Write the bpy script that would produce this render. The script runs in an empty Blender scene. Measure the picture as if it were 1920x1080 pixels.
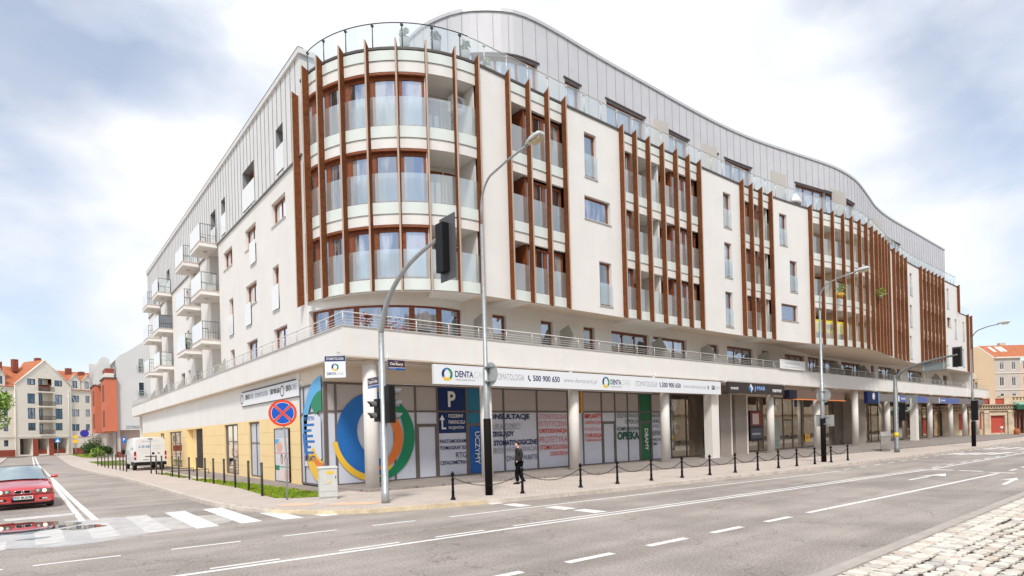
import bpy, bmesh, math, random
from mathutils import Vector, Matrix
random.seed(7)
S=bpy.context.scene
R=math.radians
# ---------------------------------------------------------------- camera
H=2.1; TH=R(50.53); ROLL=R(1.575)
cam=bpy.data.cameras.new('camera'); co=bpy.data.objects.new('camera',cam); S.collection.objects.link(co); S.camera=co
cam.sensor_width=36.; cam.lens=1099/1920*36
fw=Vector((math.cos(TH),math.sin(TH),0)); rt=Vector((math.sin(TH),-math.cos(TH),0)); up=Vector((0,0,1))
# image axes are the level axes turned by the roll of the photograph
ex=rt*math.cos(ROLL)-up*math.sin(ROLL); ey=rt*math.sin(ROLL)+up*math.cos(ROLL)
M=Matrix((ex,ey,-fw)).transposed().to_4x4(); M.translation=Vector((0,0,H)); co.matrix_world=M
cam.shift_x=0.0; cam.shift_y=(812-540)/1920.
cam.clip_start=.1; cam.clip_end=6000
# ---------------------------------------------------------------- world
W=bpy.data.worlds.new('World'); S.world=W; W.use_nodes=True
nt=W.node_tree; nt.nodes.clear(); N=nt.nodes.new; L=nt.links.new
SUN_EL=R(52); SUN_AZ=R(225)   # light comes from behind the camera
out=N('ShaderNodeOutputWorld'); mix=N('ShaderNodeMixShader')
sky=N('ShaderNodeTexSky'); sky.sky_type='NISHITA'; sky.sun_disc=False; sky.sun_elevation=SUN_EL; sky.sun_rotation=R(225); sky.air_density=1; sky.dust_density=.6
bg1=N('ShaderNodeBackground'); bg1.inputs[1].default_value=.13; L(sky.outputs[0],bg1.inputs[0])
bg2=N('ShaderNodeBackground'); bg2.inputs[1].default_value=.88
tc=N('ShaderNodeTexCoord'); mp=N('ShaderNodeMapping'); mp.inputs['Scale'].default_value=(1.2,1.2,2.2); mp.inputs['Location'].default_value=(.35,.2,.0); L(tc.outputs['Generated'],mp.inputs[0])
n1=N('ShaderNodeTexNoise'); n1.inputs['Scale'].default_value=2.6; n1.inputs['Detail'].default_value=6; n1.inputs['Roughness'].default_value=.5; n1.inputs['Distortion'].default_value=.1; L(mp.outputs[0],n1.inputs[0])
cr=N('ShaderNodeValToRGB'); cr.color_ramp.elements[0].position=.40; cr.color_ramp.elements[1].position=.62; cr.color_ramp.elements[0].color=(.42,.42,.42,1); L(n1.outputs[0],cr.inputs[0])
n2=N('ShaderNodeTexNoise'); n2.inputs['Scale'].default_value=3.6; n2.inputs['Detail'].default_value=6; L(mp.outputs[0],n2.inputs[0])
cr2=N('ShaderNodeValToRGB'); cr2.color_ramp.elements[0].position=.40; cr2.color_ramp.elements[1].position=.70
cr2.color_ramp.elements[0].color=(.735,.79,.89,1); cr2.color_ramp.elements[1].color=(1.0,.985,.965,1); L(n2.outputs[0],cr2.inputs[0]); cmx=N('ShaderNodeMix'); cmx.data_type='RGBA'; cmx.inputs[7].default_value=(1.02,1.015,1.01,1); L(cr2.outputs[0],cmx.inputs[6]); L(cmx.outputs[2],bg2.inputs[0])
# bright veil ahead over the building, thinner cloud towards both sides
dt=N('ShaderNodeVectorMath'); dt.operation='DOT_PRODUCT'; dt.inputs[1].default_value=(math.cos(TH-.03),math.sin(TH-.03),.12); L(tc.outputs['Generated'],dt.inputs[0])
mr=N('ShaderNodeMapRange'); mr.inputs['From Min'].default_value=.78; mr.inputs['From Max'].default_value=1.0; mr.inputs['To Min'].default_value=0; mr.inputs['To Max'].default_value=1.0; L(dt.outputs['Value'],mr.inputs['Value'])
ad_=N('ShaderNodeMath'); ad_.operation='ADD'; ad_.use_clamp=True; L(mr.outputs[0],ad_.inputs[0]); L(cr.outputs[0],ad_.inputs[1])
L(mr.outputs[0],cmx.inputs[0]); L(ad_.outputs[0],mix.inputs[0]); L(bg1.outputs[0],mix.inputs[1]); L(bg2.outputs[0],mix.inputs[2]); L(mix.outputs[0],out.inputs[0])
sl=bpy.data.lights.new('sun','SUN'); sl.energy=2.3; sl.angle=R(10); sl.color=(1,.96,.9)
so=bpy.data.objects.new('sun',sl); S.collection.objects.link(so)
sd=Vector((-math.cos(R(52))*math.cos(R(52)),-math.cos(R(52))*math.sin(R(52)),math.sin(SUN_EL)))
so.rotation_euler=sd.to_track_quat('Z','Y').to_euler()
S.view_settings.view_transform='Standard'; S.view_settings.look='None'; S.view_settings.exposure=.40; S.view_settings.gamma=1
try:
    S.cycles.max_bounces=6; S.cycles.transparent_max_bounces=16
except Exception: pass
# ---------------------------------------------------------------- materials
MT={}
def mat(name,col,rough=.7,metal=0,var=0,scale=3,bump=0,bscale=30,spec=.35,stain=0,emit=0,coat=0):
    if name in MT: return MT[name]
    m=bpy.data.materials.new(name); m.use_nodes=True; t=m.node_tree; b=t.nodes['Principled BSDF']
    b.inputs['Base Color'].default_value=(*col,1); b.inputs['Roughness'].default_value=rough; b.inputs['Metallic'].default_value=metal
    b.inputs['Specular IOR Level'].default_value=spec; b.inputs['Coat Weight'].default_value=coat
    if emit: b.inputs['Emission Color'].default_value=(*col,1); b.inputs['Emission Strength'].default_value=emit
    if var or bump or stain:
        g=t.nodes.new('ShaderNodeNewGeometry')
    if var:
        n=t.nodes.new('ShaderNodeTexNoise'); n.inputs['Scale'].default_value=scale; n.inputs['Detail'].default_value=6; n.inputs['Roughness'].default_value=.6
        t.links.new(g.outputs['Position'],n.inputs['Vector'])
        r=t.nodes.new('ShaderNodeValToRGB'); r.color_ramp.elements[0].position=.3; r.color_ramp.elements[1].position=.7
        r.color_ramp.elements[0].color=(*[c*(1-var) for c in col],1); r.color_ramp.elements[1].color=(*[min(1,c*(1+var)) for c in col],1)
        t.links.new(n.outputs[0],r.inputs[0]); last=r.outputs[0]
        if stain:
            # rain streaks running down
            mp_=t.nodes.new('ShaderNodeMapping'); mp_.inputs['Scale'].default_value=(2.2,2.2,.16); t.links.new(g.outputs['Position'],mp_.inputs[0])
            n3=t.nodes.new('ShaderNodeTexNoise'); n3.inputs['Scale'].default_value=1.6; n3.inputs['Detail'].default_value=5; t.links.new(mp_.outputs[0],n3.inputs[0])
            r3=t.nodes.new('ShaderNodeValToRGB'); r3.color_ramp.elements[0].position=.3; r3.color_ramp.elements[1].position=.62
            k=1-stain; r3.color_ramp.elements[0].color=(k,k*.985,k*.96,1); r3.color_ramp.elements[1].color=(1,1,1,1); t.links.new(n3.outputs[0],r3.inputs[0])
            mx=t.nodes.new('ShaderNodeMix'); mx.data_type='RGBA'; mx.blend_type='MULTIPLY'; mx.inputs[0].default_value=1
            t.links.new(last,mx.inputs[6]); t.links.new(r3.outputs[0],mx.inputs[7]); last=mx.outputs[2]
        t.links.new(last,b.inputs['Base Color'])
    if bump:
        n=t.nodes.new('ShaderNodeTexNoise'); n.inputs['Scale'].default_value=bscale; n.inputs['Detail'].default_value=4; t.links.new(g.outputs['Position'],n.inputs['Vector'])
        u=t.nodes.new('ShaderNodeBump'); u.inputs['Strength'].default_value=bump; u.inputs['Distance'].default_value=.02
        t.links.new(n.outputs[0],u.inputs['Height']); t.links.new(u.outputs[0],b.inputs['Normal'])
    MT[name]=m; return m
def glassmat(name,diff=(.1,.11,.12),refl=(.85,.9,.95),fac=.5,rough=.03,curtain=.5,clear=0):
    """window pane: sky reflection over a dim room with curtains in some windows"""
    if name in MT: return MT[name]
    m=bpy.data.materials.new(name); m.use_nodes=True; t=m.node_tree; t.nodes.clear(); A=t.nodes.new; K=t.links.new
    o=A('ShaderNodeOutputMaterial'); mx=A('ShaderNodeMixShader'); d=A('ShaderNodeBsdfDiffuse'); g=A('ShaderNodeBsdfGlossy')
    g.inputs['Color'].default_value=(*refl,1); g.inputs['Roughness'].default_value=rough
    oi=A('ShaderNodeObjectInfo'); ge=A('ShaderNodeNewGeometry')
    mp_=A('ShaderNodeMapping'); mp_.inputs['Scale'].default_value=(1.3,1.3,.3); K(ge.outputs['Position'],mp_.inputs[0])
    n=A('ShaderNodeTexNoise'); n.inputs['Scale'].default_value=2.2; n.inputs['Detail'].default_value=3; K(mp_.outputs[0],n.inputs[0])
    ad=A('ShaderNodeMath'); ad.operation='ADD'; K(n.outputs[0],ad.inputs[0]); 
    mu=A('ShaderNodeMath'); mu.operation='MULTIPLY_ADD'; mu.inputs[1].default_value=.5; mu.inputs[2].default_value=-.25; K(oi.outputs['Random'],mu.inputs[0]); K(mu.outputs[0],ad.inputs[1])
    r=A('ShaderNodeValToRGB'); r.color_ramp.elements[0].position=.44; r.color_ramp.elements[1].position=.66
    r.color_ramp.elements[0].color=(*diff,1); r.color_ramp.elements[1].color=(curtain,curtain*.98,curtain*.94,1); K(ad.outputs[0],r.inputs[0]); K(r.outputs[0],d.inputs[0])
    # gentle waviness of the panes
    nb=A('ShaderNodeTexNoise'); nb.inputs['Scale'].default_value=1.3; K(ge.outputs['Position'],nb.inputs[0])
    bu=A('ShaderNodeBump'); bu.inputs['Strength'].default_value=.06; bu.inputs['Distance'].default_value=.05; K(nb.outputs[0],bu.inputs['Height']); K(bu.outputs[0],g.inputs['Normal'])
    fr=A('ShaderNodeFresnel'); fr.inputs[0].default_value=1.5
    ma=A('ShaderNodeMath'); ma.operation='MULTIPLY_ADD'; ma.inputs[1].default_value=.9; ma.inputs[2].default_value=fac; ma.use_clamp=True; K(fr.outputs[0],ma.inputs[0])
    K(ma.outputs[0],mx.inputs[0]); K(d.outputs[0],mx.inputs[1]); K(g.outputs[0],mx.inputs[2])
    last=mx.outputs[0]
    if clear:
        tr=A('ShaderNodeBsdfTransparent'); m2=A('ShaderNodeMixShader'); m2.inputs[0].default_value=clear; tr.inputs[0].default_value=(.9,.94,.93,1)
        K(last,m2.inputs[1]); K(tr.outputs[0],m2.inputs[2]); last=m2.outputs[0]
    K(last,o.inputs[0]); MT[name]=m; return m
def sheetglass(name,tint=(.86,.94,.92),clear=.5,white=.25,rough=.05):
    if name in MT: return MT[name]
    m=bpy.data.materials.new(name); m.use_nodes=True; t=m.node_tree; t.nodes.clear(); A=t.nodes.new; K=t.links.new
    o=A('ShaderNodeOutputMaterial'); tr=A('ShaderNodeBsdfTransparent'); tr.inputs[0].default_value=(*tint,1)
    d=A('ShaderNodeBsdfDiffuse'); d.inputs[0].default_value=(.78,.85,.83,1); g=A('ShaderNodeBsdfGlossy'); g.inputs['Roughness'].default_value=rough; g.inputs['Color'].default_value=(.9,.95,.95,1)
    m1=A('ShaderNodeMixShader'); m1.inputs[0].default_value=white/(1-clear); K(g.outputs[0],m1.inputs[1]); K(d.outputs[0],m1.inputs[2])
    m2=A('ShaderNodeMixShader'); m2.inputs[0].default_value=clear; K(m1.outputs[0],m2.inputs[1]); K(tr.outputs[0],m2.inputs[2]); K(m2.outputs[0],o.inputs[0])
    MT[name]=m; return m
cream=mat('cream_render',(.80,.778,.74),.85,var=.035,scale=.8,bump=.15,bscale=90,stain=.006)
soffitm=mat('soffit_render',(.76,.64,.52),.9,var=.05,scale=1.2,bump=.1,bscale=80)
beige=mat('ground_floor_render',(.74,.65,.55),.9,var=.04,scale=1.2)
yellow=mat('yellow_render',(.88,.66,.34),.8,var=.04,scale=1.5)
groove=mat('groove',(.62,.42,.2),.9)
rust=mat('fin_rust_metal',(.185,.064,.025),.85,var=.28,scale=7,bump=.15,spec=.1)
wood=mat('wood_frame',(.25,.075,.028),.5,var=.25,scale=9,spec=.3)
darkfr=mat('dark_frame',(.10,.085,.075),.5)
mull=mat('grey_brown_mullion',(.15,.125,.11),.5)
white=mat('white_paint',(.82,.82,.8),.5)
zincL=mat('pale_zinc',(.72,.71,.69),.5,var=.05,scale=1.3)
seamd=mat('zinc_seam',(.22,.22,.22),.6)
zincP=mat('grey_zinc',(.60,.59,.60),.5,metal=.05,var=.05,scale=.9)
seamP=mat('zinc_seam_grey',(.36,.36,.38),.6)
coping=mat('zinc_coping',(.60,.60,.60),.4,metal=.3)
spand=mat('spandrel_glass',(.72,.77,.72),.12,var=.03,scale=2,coat=.3)
bal=sheetglass('balustrade_glass',tint=(.9,.96,.95),clear=.56,white=.17)
balw=mat('frosted_white_panel',(.83,.85,.84),.2)
terr=sheetglass('terrace_glass',tint=(.94,.98,.97),clear=.66,white=.13)
glass=glassmat('window_glass',diff=(.05,.055,.06),fac=.42,curtain=.55,refl=(.68,.78,.95))
glassd=glassmat('dark_window_glass',diff=(.02,.02,.02),fac=.24,curtain=.14)
shopg=glassmat('shop_glass',diff=(.035,.026,.018),fac=.34,curtain=.15,refl=(.95,.86,.74))
steel=mat('painted_steel',(.62,.60,.56),.45,metal=.3)
galv=mat('galvanised_steel',(.40,.42,.42),.45,metal=.5,var=.12,scale=8)
galvd=mat('weathered_galvanised',(.22,.23,.23),.5,metal=.4,var=.15,scale=8)
black=mat('black_plastic',(.012,.012,.013),.5,spec=.2)
castiron=mat('black_cast_iron',(.008,.008,.009),.6,spec=.15)
sleevem=mat('black_sleeve',(.010,.008,.008),.7,spec=.15)
concrete=mat('column_paint',(.82,.78,.73),.8,var=.04,scale=2,stain=.02)
divm=mat('grey_divider',(.40,.40,.35),.6)
# ---------------------------------------------------------------- mesh helpers
class MB:
    def __init__(s): s.v=[]; s.f=[]; s.m=[]; s.mats=[]; s.cur=0; s.smooth=[]; s.sm=False
    def mat(s,m):
        if m not in s.mats: s.mats.append(m)
        s.cur=s.mats.index(m); return s
    def face(s,pts):
        i=len(s.v); s.v+= [tuple(p) for p in pts]; s.f.append(tuple(range(i,i+len(pts)))); s.m.append(s.cur); s.smooth.append(s.sm)
    def hexa(s,b,t):
        "b,t: 4 bottom and 4 top points in the same order"
        i=len(s.v); s.v+=[tuple(p) for p in b]+[tuple(p) for p in t]
        for q in ((3,2,1,0),(4,5,6,7),(0,1,5,4),(1,2,6,5),(2,3,7,6),(3,0,4,7)):
            s.f.append(tuple(i+k for k in q)); s.m.append(s.cur); s.smooth.append(False)
    def box(s,x0,x1,y0,y1,z0,z1):
        s.hexa([(x0,y0,z0),(x1,y0,z0),(x1,y1,z0),(x0,y1,z0)],[(x0,y0,z1),(x1,y0,z1),(x1,y1,z1),(x0,y1,z1)])
    def obox(s,c,u,v,w,a,b,d):
        "box centred at c with half sizes a,b,d along unit axes u,v,w"
        c=Vector(c);u=Vector(u)*a;v=Vector(v)*b;w=Vector(w)*d
        s.hexa([c-u-v-w,c+u-v-w,c+u+v-w,c-u+v-w],[c-u-v+w,c+u-v+w,c+u+v+w,c-u+v+w])
    def prism(s,poly,z0,z1):
        n=len(poly); i=len(s.v); s.v+=[(p[0],p[1],z0) for p in poly]+[(p[0],p[1],z1) for p in poly]
        s.f.append(tuple(range(i+n-1,i-1,-1))); s.f.append(tuple(range(i+n,i+2*n))); s.m+=[s.cur]*2; s.smooth+=[False]*2
        for k in range(n):
            j=(k+1)%n; s.f.append((i+k,i+j,i+n+j,i+n+k)); s.m.append(s.cur); s.smooth.append(False)
    def tube(s,pts,r,n=8,cap=True):
        pts=[Vector(p) for p in pts]; rs=r if isinstance(r,(list,tuple)) else [r]*len(pts); rings=[]
        ref=None
        for k,p in enumerate(pts):
            d=(pts[min(k+1,len(pts)-1)]-pts[max(k-1,0)]).normalized()
            if ref is None: ref=Vector((0,0,1)) if abs(d.z)<.9 else Vector((1,0,0))
            a=d.cross(ref).normalized(); b=d.cross(a).normalized(); ref=-b if False else ref
            i=len(s.v)
            for j in range(n):
                t=2*math.pi*j/n; s.v.append(tuple(p+a*math.cos(t)*rs[k]+b*math.sin(t)*rs[k]))
            rings.append(i)
        for k in range(len(rings)-1):
            for j in range(n):
                a,b=rings[k]+j,rings[k]+(j+1)%n; c,d=rings[k+1]+(j+1)%n,rings[k+1]+j
                s.f.append((a,b,c,d)); s.m.append(s.cur); s.smooth.append(True)
        if cap:
            s.f.append(tuple(rings[0]+j for j in range(n-1,-1,-1))); s.f.append(tuple(rings[-1]+j for j in range(n))); s.m+=[s.cur]*2; s.smooth+=[False]*2
    def lathe(s,prof,c=(0,0,0),n=16):
        i0=[]
        for r,z in prof:
            i=len(s.v); i0.append(i)
            for j in range(n):
                t=2*math.pi*j/n; s.v.append((c[0]+r*math.cos(t),c[1]+r*math.sin(t),c[2]+z))
        for k in range(len(prof)-1):
            for j in range(n):
                s.f.append((i0[k]+j,i0[k]+(j+1)%n,i0[k+1]+(j+1)%n,i0[k+1]+j)); s.m.append(s.cur); s.smooth.append(True)
        s.f.append(tuple(i0[0]+j for j in range(n-1,-1,-1))); s.f.append(tuple(i0[-1]+j for j in range(n))); s.m+=[s.cur]*2; s.smooth+=[False]*2
    def loft(s,secs,close=True,caps=True,smooth=True):
        n=len(secs[0]); ids=[]
        for q in secs:
            ids.append(len(s.v)); s.v+=[tuple(p) for p in q]
        for k in range(len(secs)-1):
            for j in range(n if close else n-1):
                a,b=ids[k]+j,ids[k]+(j+1)%n; s.f.append((a,b,ids[k+1]+(j+1)%n,ids[k+1]+j)); s.m.append(s.cur); s.smooth.append(smooth)
        if caps:
            s.f.append(tuple(ids[0]+j for j in range(n-1,-1,-1))); s.f.append(tuple(ids[-1]+j for j in range(n))); s.m+=[s.cur]*2; s.smooth+=[False]*2
    def build(s,name,m=None,parent=None,fixn=True):
        me=bpy.data.meshes.new(name); me.from_pydata(s.v,[],s.f)
        ms=s.mats or [m or cream]
        for q in ms: me.materials.append(q)
        me.polygons.foreach_set('material_index',s.m); me.polygons.foreach_set('use_smooth',s.smooth)
        if fixn and len(s.f)<60000:
            b=bmesh.new(); b.from_mesh(me); bmesh.ops.remove_doubles(b,verts=b.verts,dist=1e-4) if any(s.smooth) else None
            bmesh.ops.recalc_face_normals(b,faces=b.faces); b.to_mesh(me); b.free()
        me.update()
        o=bpy.data.objects.new(name,me); S.collection.objects.link(o)
        if parent is not None: o.parent=parent
        return o
def tag(o,label=None,cat=None,group=None,kind=None):
    if label: o['label']=label
    if cat: o['category']=cat
    if group: o['group']=group
    if kind: o['kind']=kind
    return o
def thing(name,label,cat,loc=(0,0,0),rz=0,group=None):
    o=bpy.data.objects.new(name,None); S.collection.objects.link(o); o.location=loc; o.rotation_euler=(0,0,rz); o.empty_display_size=.2
    return tag(o,label,cat,group)
def clone(root,loc,rz=0,label=None):
    r=root.copy(); S.collection.objects.link(r); r.location=loc; r.rotation_euler=(0,0,rz)
    if label: r['label']=label
    def rec(a,b):
        for ch in [c for c in bpy.data.objects if c.parent==a]:
            d=ch.copy(); S.collection.objects.link(d); d.parent=b; d.matrix_parent_inverse=ch.matrix_parent_inverse.copy(); rec(ch,d)
    rec(root,r); return r
# ---- paths: a plan curve with arclength, tangent and outward normal
class Line:
    def __init__(s,p,d,n): s.p=Vector(p); s.d=Vector(d).normalized(); s.n=Vector(n).normalized(); s.c=False
    def P(s,t): return s.p+s.d*t
    def Nn(s,t): return s.n
class Curve:
    def __init__(s,pts,flip=1):
        s.pts=[Vector(p) for p in pts]; s.S=[0]; s.c=True; s.flip=flip
        for a,b in zip(s.pts,s.pts[1:]): s.S.append(s.S[-1]+(b-a).length)
    def P(s,t):
        S_=s.S; t=max(0,min(S_[-1],t))
        lo,hi=0,len(S_)-1
        while hi-lo>1:
            m=(lo+hi)//2
            if S_[m]<=t: lo=m
            else: hi=m
        k=(t-S_[lo])/max(1e-9,S_[hi]-S_[lo]); return s.pts[lo]*(1-k)+s.pts[hi]*k
    def Nn(s,t):
        a=s.P(max(0,t-.06)); b=s.P(min(s.S[-1],t+.06)); d=(b-a).normalized(); return Vector((d.y,-d.x))*s.flip
def pt(path,s,o,z):
    p=path.P(s)+path.Nn(s)*o; return (p.x,p.y,z)
def steps(path,s0,s1,st=.5):
    n=max(1,int(math.ceil((s1-s0)/st))) if path.c else 1
    return [s0+(s1-s0)*k/n for k in range(n+1)]
def pb(mb,path,s0,s1,o0,o1,z0,z1,st=.5):
    ss=steps(path,s0,s1,st)
    secs=[[pt(path,s,o0,z0),pt(path,s,o1,z0),pt(path,s,o1,z1),pt(path,s,o0,z1)] for s in ss]
    mb.loft(secs,smooth=False)
def wall(mb,path,s0,s1,z0,z1,ops=(),depth=.25,o=0,revmat=None,st=.5):
    """outer skin with real openings (s0,s1,z0,z1[,depth]) and their reveals"""
    sb=set(steps(path,s0,s1,st)); zb={z0,z1}
    for q in ops: sb|={q[0],q[1]}; zb|={q[2],q[3]}
    sb=sorted(x for x in sb if s0-1e-6<=x<=s1+1e-6); zb=sorted(x for x in zb if z0-1e-6<=x<=z1+1e-6)
    sb=[x for i,x in enumerate(sb) if i==0 or x-sb[i-1]>1e-4]; zb=[x for i,x in enumerate(zb) if i==0 or x-zb[i-1]>1e-4]
    for a,b in zip(sb,sb[1:]):
        for c,d in zip(zb,zb[1:]):
            ms,mz=(a+b)/2,(c+d)/2
            if any(q[0]<ms<q[1] and q[2]<mz<q[3] for q in ops): continue
            mb.face([pt(path,a,o,c),pt(path,b,o,c),pt(path,b,o,d),pt(path,a,o,d)])
    cm=mb.cur
    for q in ops:
        dp=q[4] if len(q)>4 else depth
        a,b,c,d=q[:4]
        if revmat: mb.mat(revmat)
        for x in (a,b): mb.face([pt(path,x,o,c),pt(path,x,o-dp,c),pt(path,x,o-dp,d),pt(path,x,o,d)])
        ssr=steps(path,a,b,.25)
        for z in (c,d):
            for x,y in zip(ssr,ssr[1:]): mb.face([pt(path,x,o,z),pt(path,y,o,z),pt(path,y,o-dp,z),pt(path,x,o-dp,z)])
        mb.cur=cm
def window(path,a,b,c,d,o,parent,name='window',fm=None,gm=None,vs=(),hs=(),bw=.07,mw=.06):
    """frame with mullions (fractions vs, hs) and a pane behind it as a sub-part"""
    fm=fm or wood; gm=gm or glass; mb=MB().mat(fm); t=.06
    pb(mb,path,a,a+bw,o-t,o,c,d); pb(mb,path,b-bw,b,o-t,o,c,d)
    pb(mb,path,a+bw,b-bw,o-t,o-.002,c,c+bw); pb(mb,path,a+bw,b-bw,o-t,o-.002,d-bw,d)
    for f in vs: s=a+(b-a)*f; pb(mb,path,s-mw/2,s+mw/2,o-t,o-.004,c+bw,d-bw)
    for f in hs: z=c+(d-c)*f; pb(mb,path,a+bw,b-bw,o-t,o-.006,z-mw/2,z+mw/2)
    w=mb.build(name,fm,parent)
    g=MB(); ss=steps(path,a+.02,b-.02,.6)
    for x,y in zip(ss,ss[1:]): g.face([pt(path,x,o-t*.6,c+.02),pt(path,y,o-t*.6,c+.02),pt(path,y,o-t*.6,d-.02),pt(path,x,o-t*.6,d-.02)])
    g.build('pane',gm,w,fixn=False)
    return w
# ---- text
_fc={}
def text_mesh(s,bold=0):
    k=(s,bold)
    if k in _fc: return _fc[k]
    c=bpy.data.curves.new('t','FONT'); c.body=s; c.size=1; c.offset=bold; c.resolution_u=3
    o=bpy.data.objects.new('t',c); S.collection.objects.link(o)
    dg=bpy.context.evaluated_depsgraph_get(); me=bpy.data.meshes.new_from_object(o.evaluated_get(dg))
    v=[tuple(x.co) for x in me.vertices]; f=[tuple(p.vertices) for p in me.polygons]
    bpy.data.objects.remove(o); bpy.data.curves.remove(c); bpy.data.meshes.remove(me)
    x0=min(p[0] for p in v); x1=max(p[0] for p in v); y0=min(p[1] for p in v); y1=max(p[1] for p in v)
    _fc[k]=([((p[0]-x0)/(x1-x0),(p[1]-y0)/(y1-y0)) for p in v],f,(x1-x0),(y1-y0)); return _fc[k]
def text(mb,s,o,u,v,w,h,m,bold=0.0):
    "lettering fitted to w x h, lower left at o, along u with up v"
    vs,fs,_,_=text_mesh(s,bold); mb.mat(m); o=Vector(o);u=Vector(u);v=Vector(v); i=len(mb.v)
    mb.v+=[tuple(o+u*(p[0]*w)+v*(p[1]*h)) for p in vs]
    for f in fs: mb.f.append(tuple(i+k for k in f)); mb.m.append(mb.cur); mb.smooth.append(False)
def crescent(mb,o,u,v,R1,R2,t0,t1,m,n=40,c2=(0,0)):
    "band between the outer circle and an offset inner circle from angle t0 to t1"
    mb.mat(m); o=Vector(o);u=Vector(u);v=Vector(v); prev=None
    for k in range(n+1):
        t=R(t0+(t1-t0)*k/n); d=(math.cos(t),math.sin(t))
        # ray from centre meets inner circle
        b=d[0]*c2[0]+d[1]*c2[1]; q=b*b-(c2[0]**2+c2[1]**2)+R2*R2
        ri=b+math.sqrt(max(0,q)); ri=min(ri,R1)
        a=o+u*(d[0]*R1)+v*(d[1]*R1); c=o+u*(d[0]*ri)+v*(d[1]*ri)
        if prev: mb.face([prev[0],a,c,prev[1]])
        prev=(a,c)
def disc(mb,o,u,v,r,m,n=28):
    mb.mat(m); o=Vector(o);u=Vector(u);v=Vector(v)
    mb.face([o+u*math.cos(2*math.pi*k/n)*r+v*math.sin(2*math.pi*k/n)*r for k in range(n)])
navy=mat('navy_print',(.012,.03,.12),.5); blue=mat('blue_print',(.02,.16,.48),.5); sblue=mat('sky_blue_print',(.12,.42,.72),.5); green=mat('green_print',(.012,.24,.11),.5)
yel=mat('yellow_print',(.9,.55,.05),.5); org=mat('orange_print',(.85,.22,.04),.5); redp=mat('red_print',(.75,.10,.06),.5); greyp=mat('grey_print',(.30,.33,.37),.6); lgrey=mat('light_grey_print',(.55,.58,.6),.6)
X=Vector((1,0,0)); Y=Vector((0,1,0)); Z=Vector((0,0,1))
# ================================================================= GROUND
def sheet(name,poly,z,m,kind='structure'):
    mb=MB().mat(m); mb.face([(p[0],p[1],z) for p in poly]); o=mb.build(name,m,fixn=False); tag(o,kind=kind)
    if kind!='structure': return o
    return o
def asphalt():
    m=bpy.data.materials.new('asphalt'); m.use_nodes=True; t=m.node_tree; b=t.nodes['Principled BSDF']; A=t.nodes.new; K=t.links.new
    g=A('ShaderNodeNewGeometry')
    n=A('ShaderNodeTexNoise'); n.inputs['Scale'].default_value=.35; n.inputs['Detail'].default_value=8; n.inputs['Roughness'].default_value=.62; K(g.outputs['Position'],n.inputs[0])
    r=A('ShaderNodeValToRGB'); r.color_ramp.elements[0].position=.32; r.color_ramp.elements[1].position=.68
    r.color_ramp.elements[0].color=(.30,.266,.238,1); r.color_ramp.elements[1].color=(.475,.420,.376,1); K(n.outputs[0],r.inputs[0])
    # aggregate grain
    v=A('ShaderNodeTexNoise'); v.inputs['Scale'].default_value=24; v.inputs['Detail'].default_value=8; v.inputs['Roughness'].default_value=.8; K(g.outputs['Position'],v.inputs[0])
    r2=A('ShaderNodeValToRGB'); r2.color_ramp.elements[0].position=.35; r2.color_ramp.elements[1].position=.65; r2.color_ramp.elements[0].color=(.52,.51,.50,1); r2.color_ramp.elements[1].color=(1.42,1.41,1.40,1); K(v.outputs[0],r2.inputs[0])
    # wheel tracks: long streaks with the lanes
    mp_=A('ShaderNodeMapping'); mp_.inputs['Rotation'].default_value=(0,0,R(4)); mp_.inputs['Scale'].default_value=(.06,1.3,1); K(g.outputs['Position'],mp_.inputs[0])
    n3=A('ShaderNodeTexNoise'); n3.inputs['Scale'].default_value=1.; n3.inputs['Detail'].default_value=5; K(mp_.outputs[0],n3.inputs[0])
    r3=A('ShaderNodeValToRGB'); r3.color_ramp.elements[0].position=.35; r3.color_ramp.elements[1].position=.65; r3.color_ramp.elements[0].color=(.84,.83,.82,1); r3.color_ramp.elements[1].color=(1.06,1.06,1.06,1); K(n3.outputs[0],r3.inputs[0])
    # cracks
    vo=A('ShaderNodeTexVoronoi'); vo.feature='DISTANCE_TO_EDGE'; vo.inputs['Scale'].default_value=.32; 
    nd=A('ShaderNodeTexNoise'); nd.inputs['Scale'].default_value=1.1; nd.inputs['Detail'].default_value=5; K(g.outputs['Position'],nd.inputs[0])
    ad=A('ShaderNodeVectorMath'); ad.operation='ADD'; sc=A('ShaderNodeVectorMath'); sc.operation='SCALE'; sc.inputs['Scale'].default_value=1.6; K(nd.outputs['Color'],sc.inputs[0]); K(g.outputs['Position'],ad.inputs[0]); K(sc.outputs[0],ad.inputs[1]); K(ad.outputs[0],vo.inputs['Vector'])
    r4=A('ShaderNodeValToRGB'); r4.color_ramp.elements[0].position=0; r4.color_ramp.elements[1].position=.006; r4.color_ramp.elements[0].color=(.62,.6,.58,1); r4.color_ramp.elements[1].color=(1,1,1,1); K(vo.outputs['Distance'],r4.inputs[0])
    def mul(a,c):
        x=A('ShaderNodeMix'); x.data_type='RGBA'; x.blend_type='MULTIPLY'; x.inputs[0].default_value=1; K(a,x.inputs[6]); K(c,x.inputs[7]); return x.outputs[2]
    K(mul(mul(mul(r.outputs[0],r2.outputs[0]),r3.outputs[0]),r4.outputs[0]),b.inputs['Base Color'])
    b.inputs['Roughness'].default_value=.75; b.inputs['Specular IOR Level'].default_value=.35
    bu=A('ShaderNodeBump'); bu.inputs['Strength'].default_value=.5; bu.inputs['Distance'].default_value=.01; K(v.outputs[0],bu.inputs['Height']); K(bu.outputs[0],b.inputs['Normal'])
    return m
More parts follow.
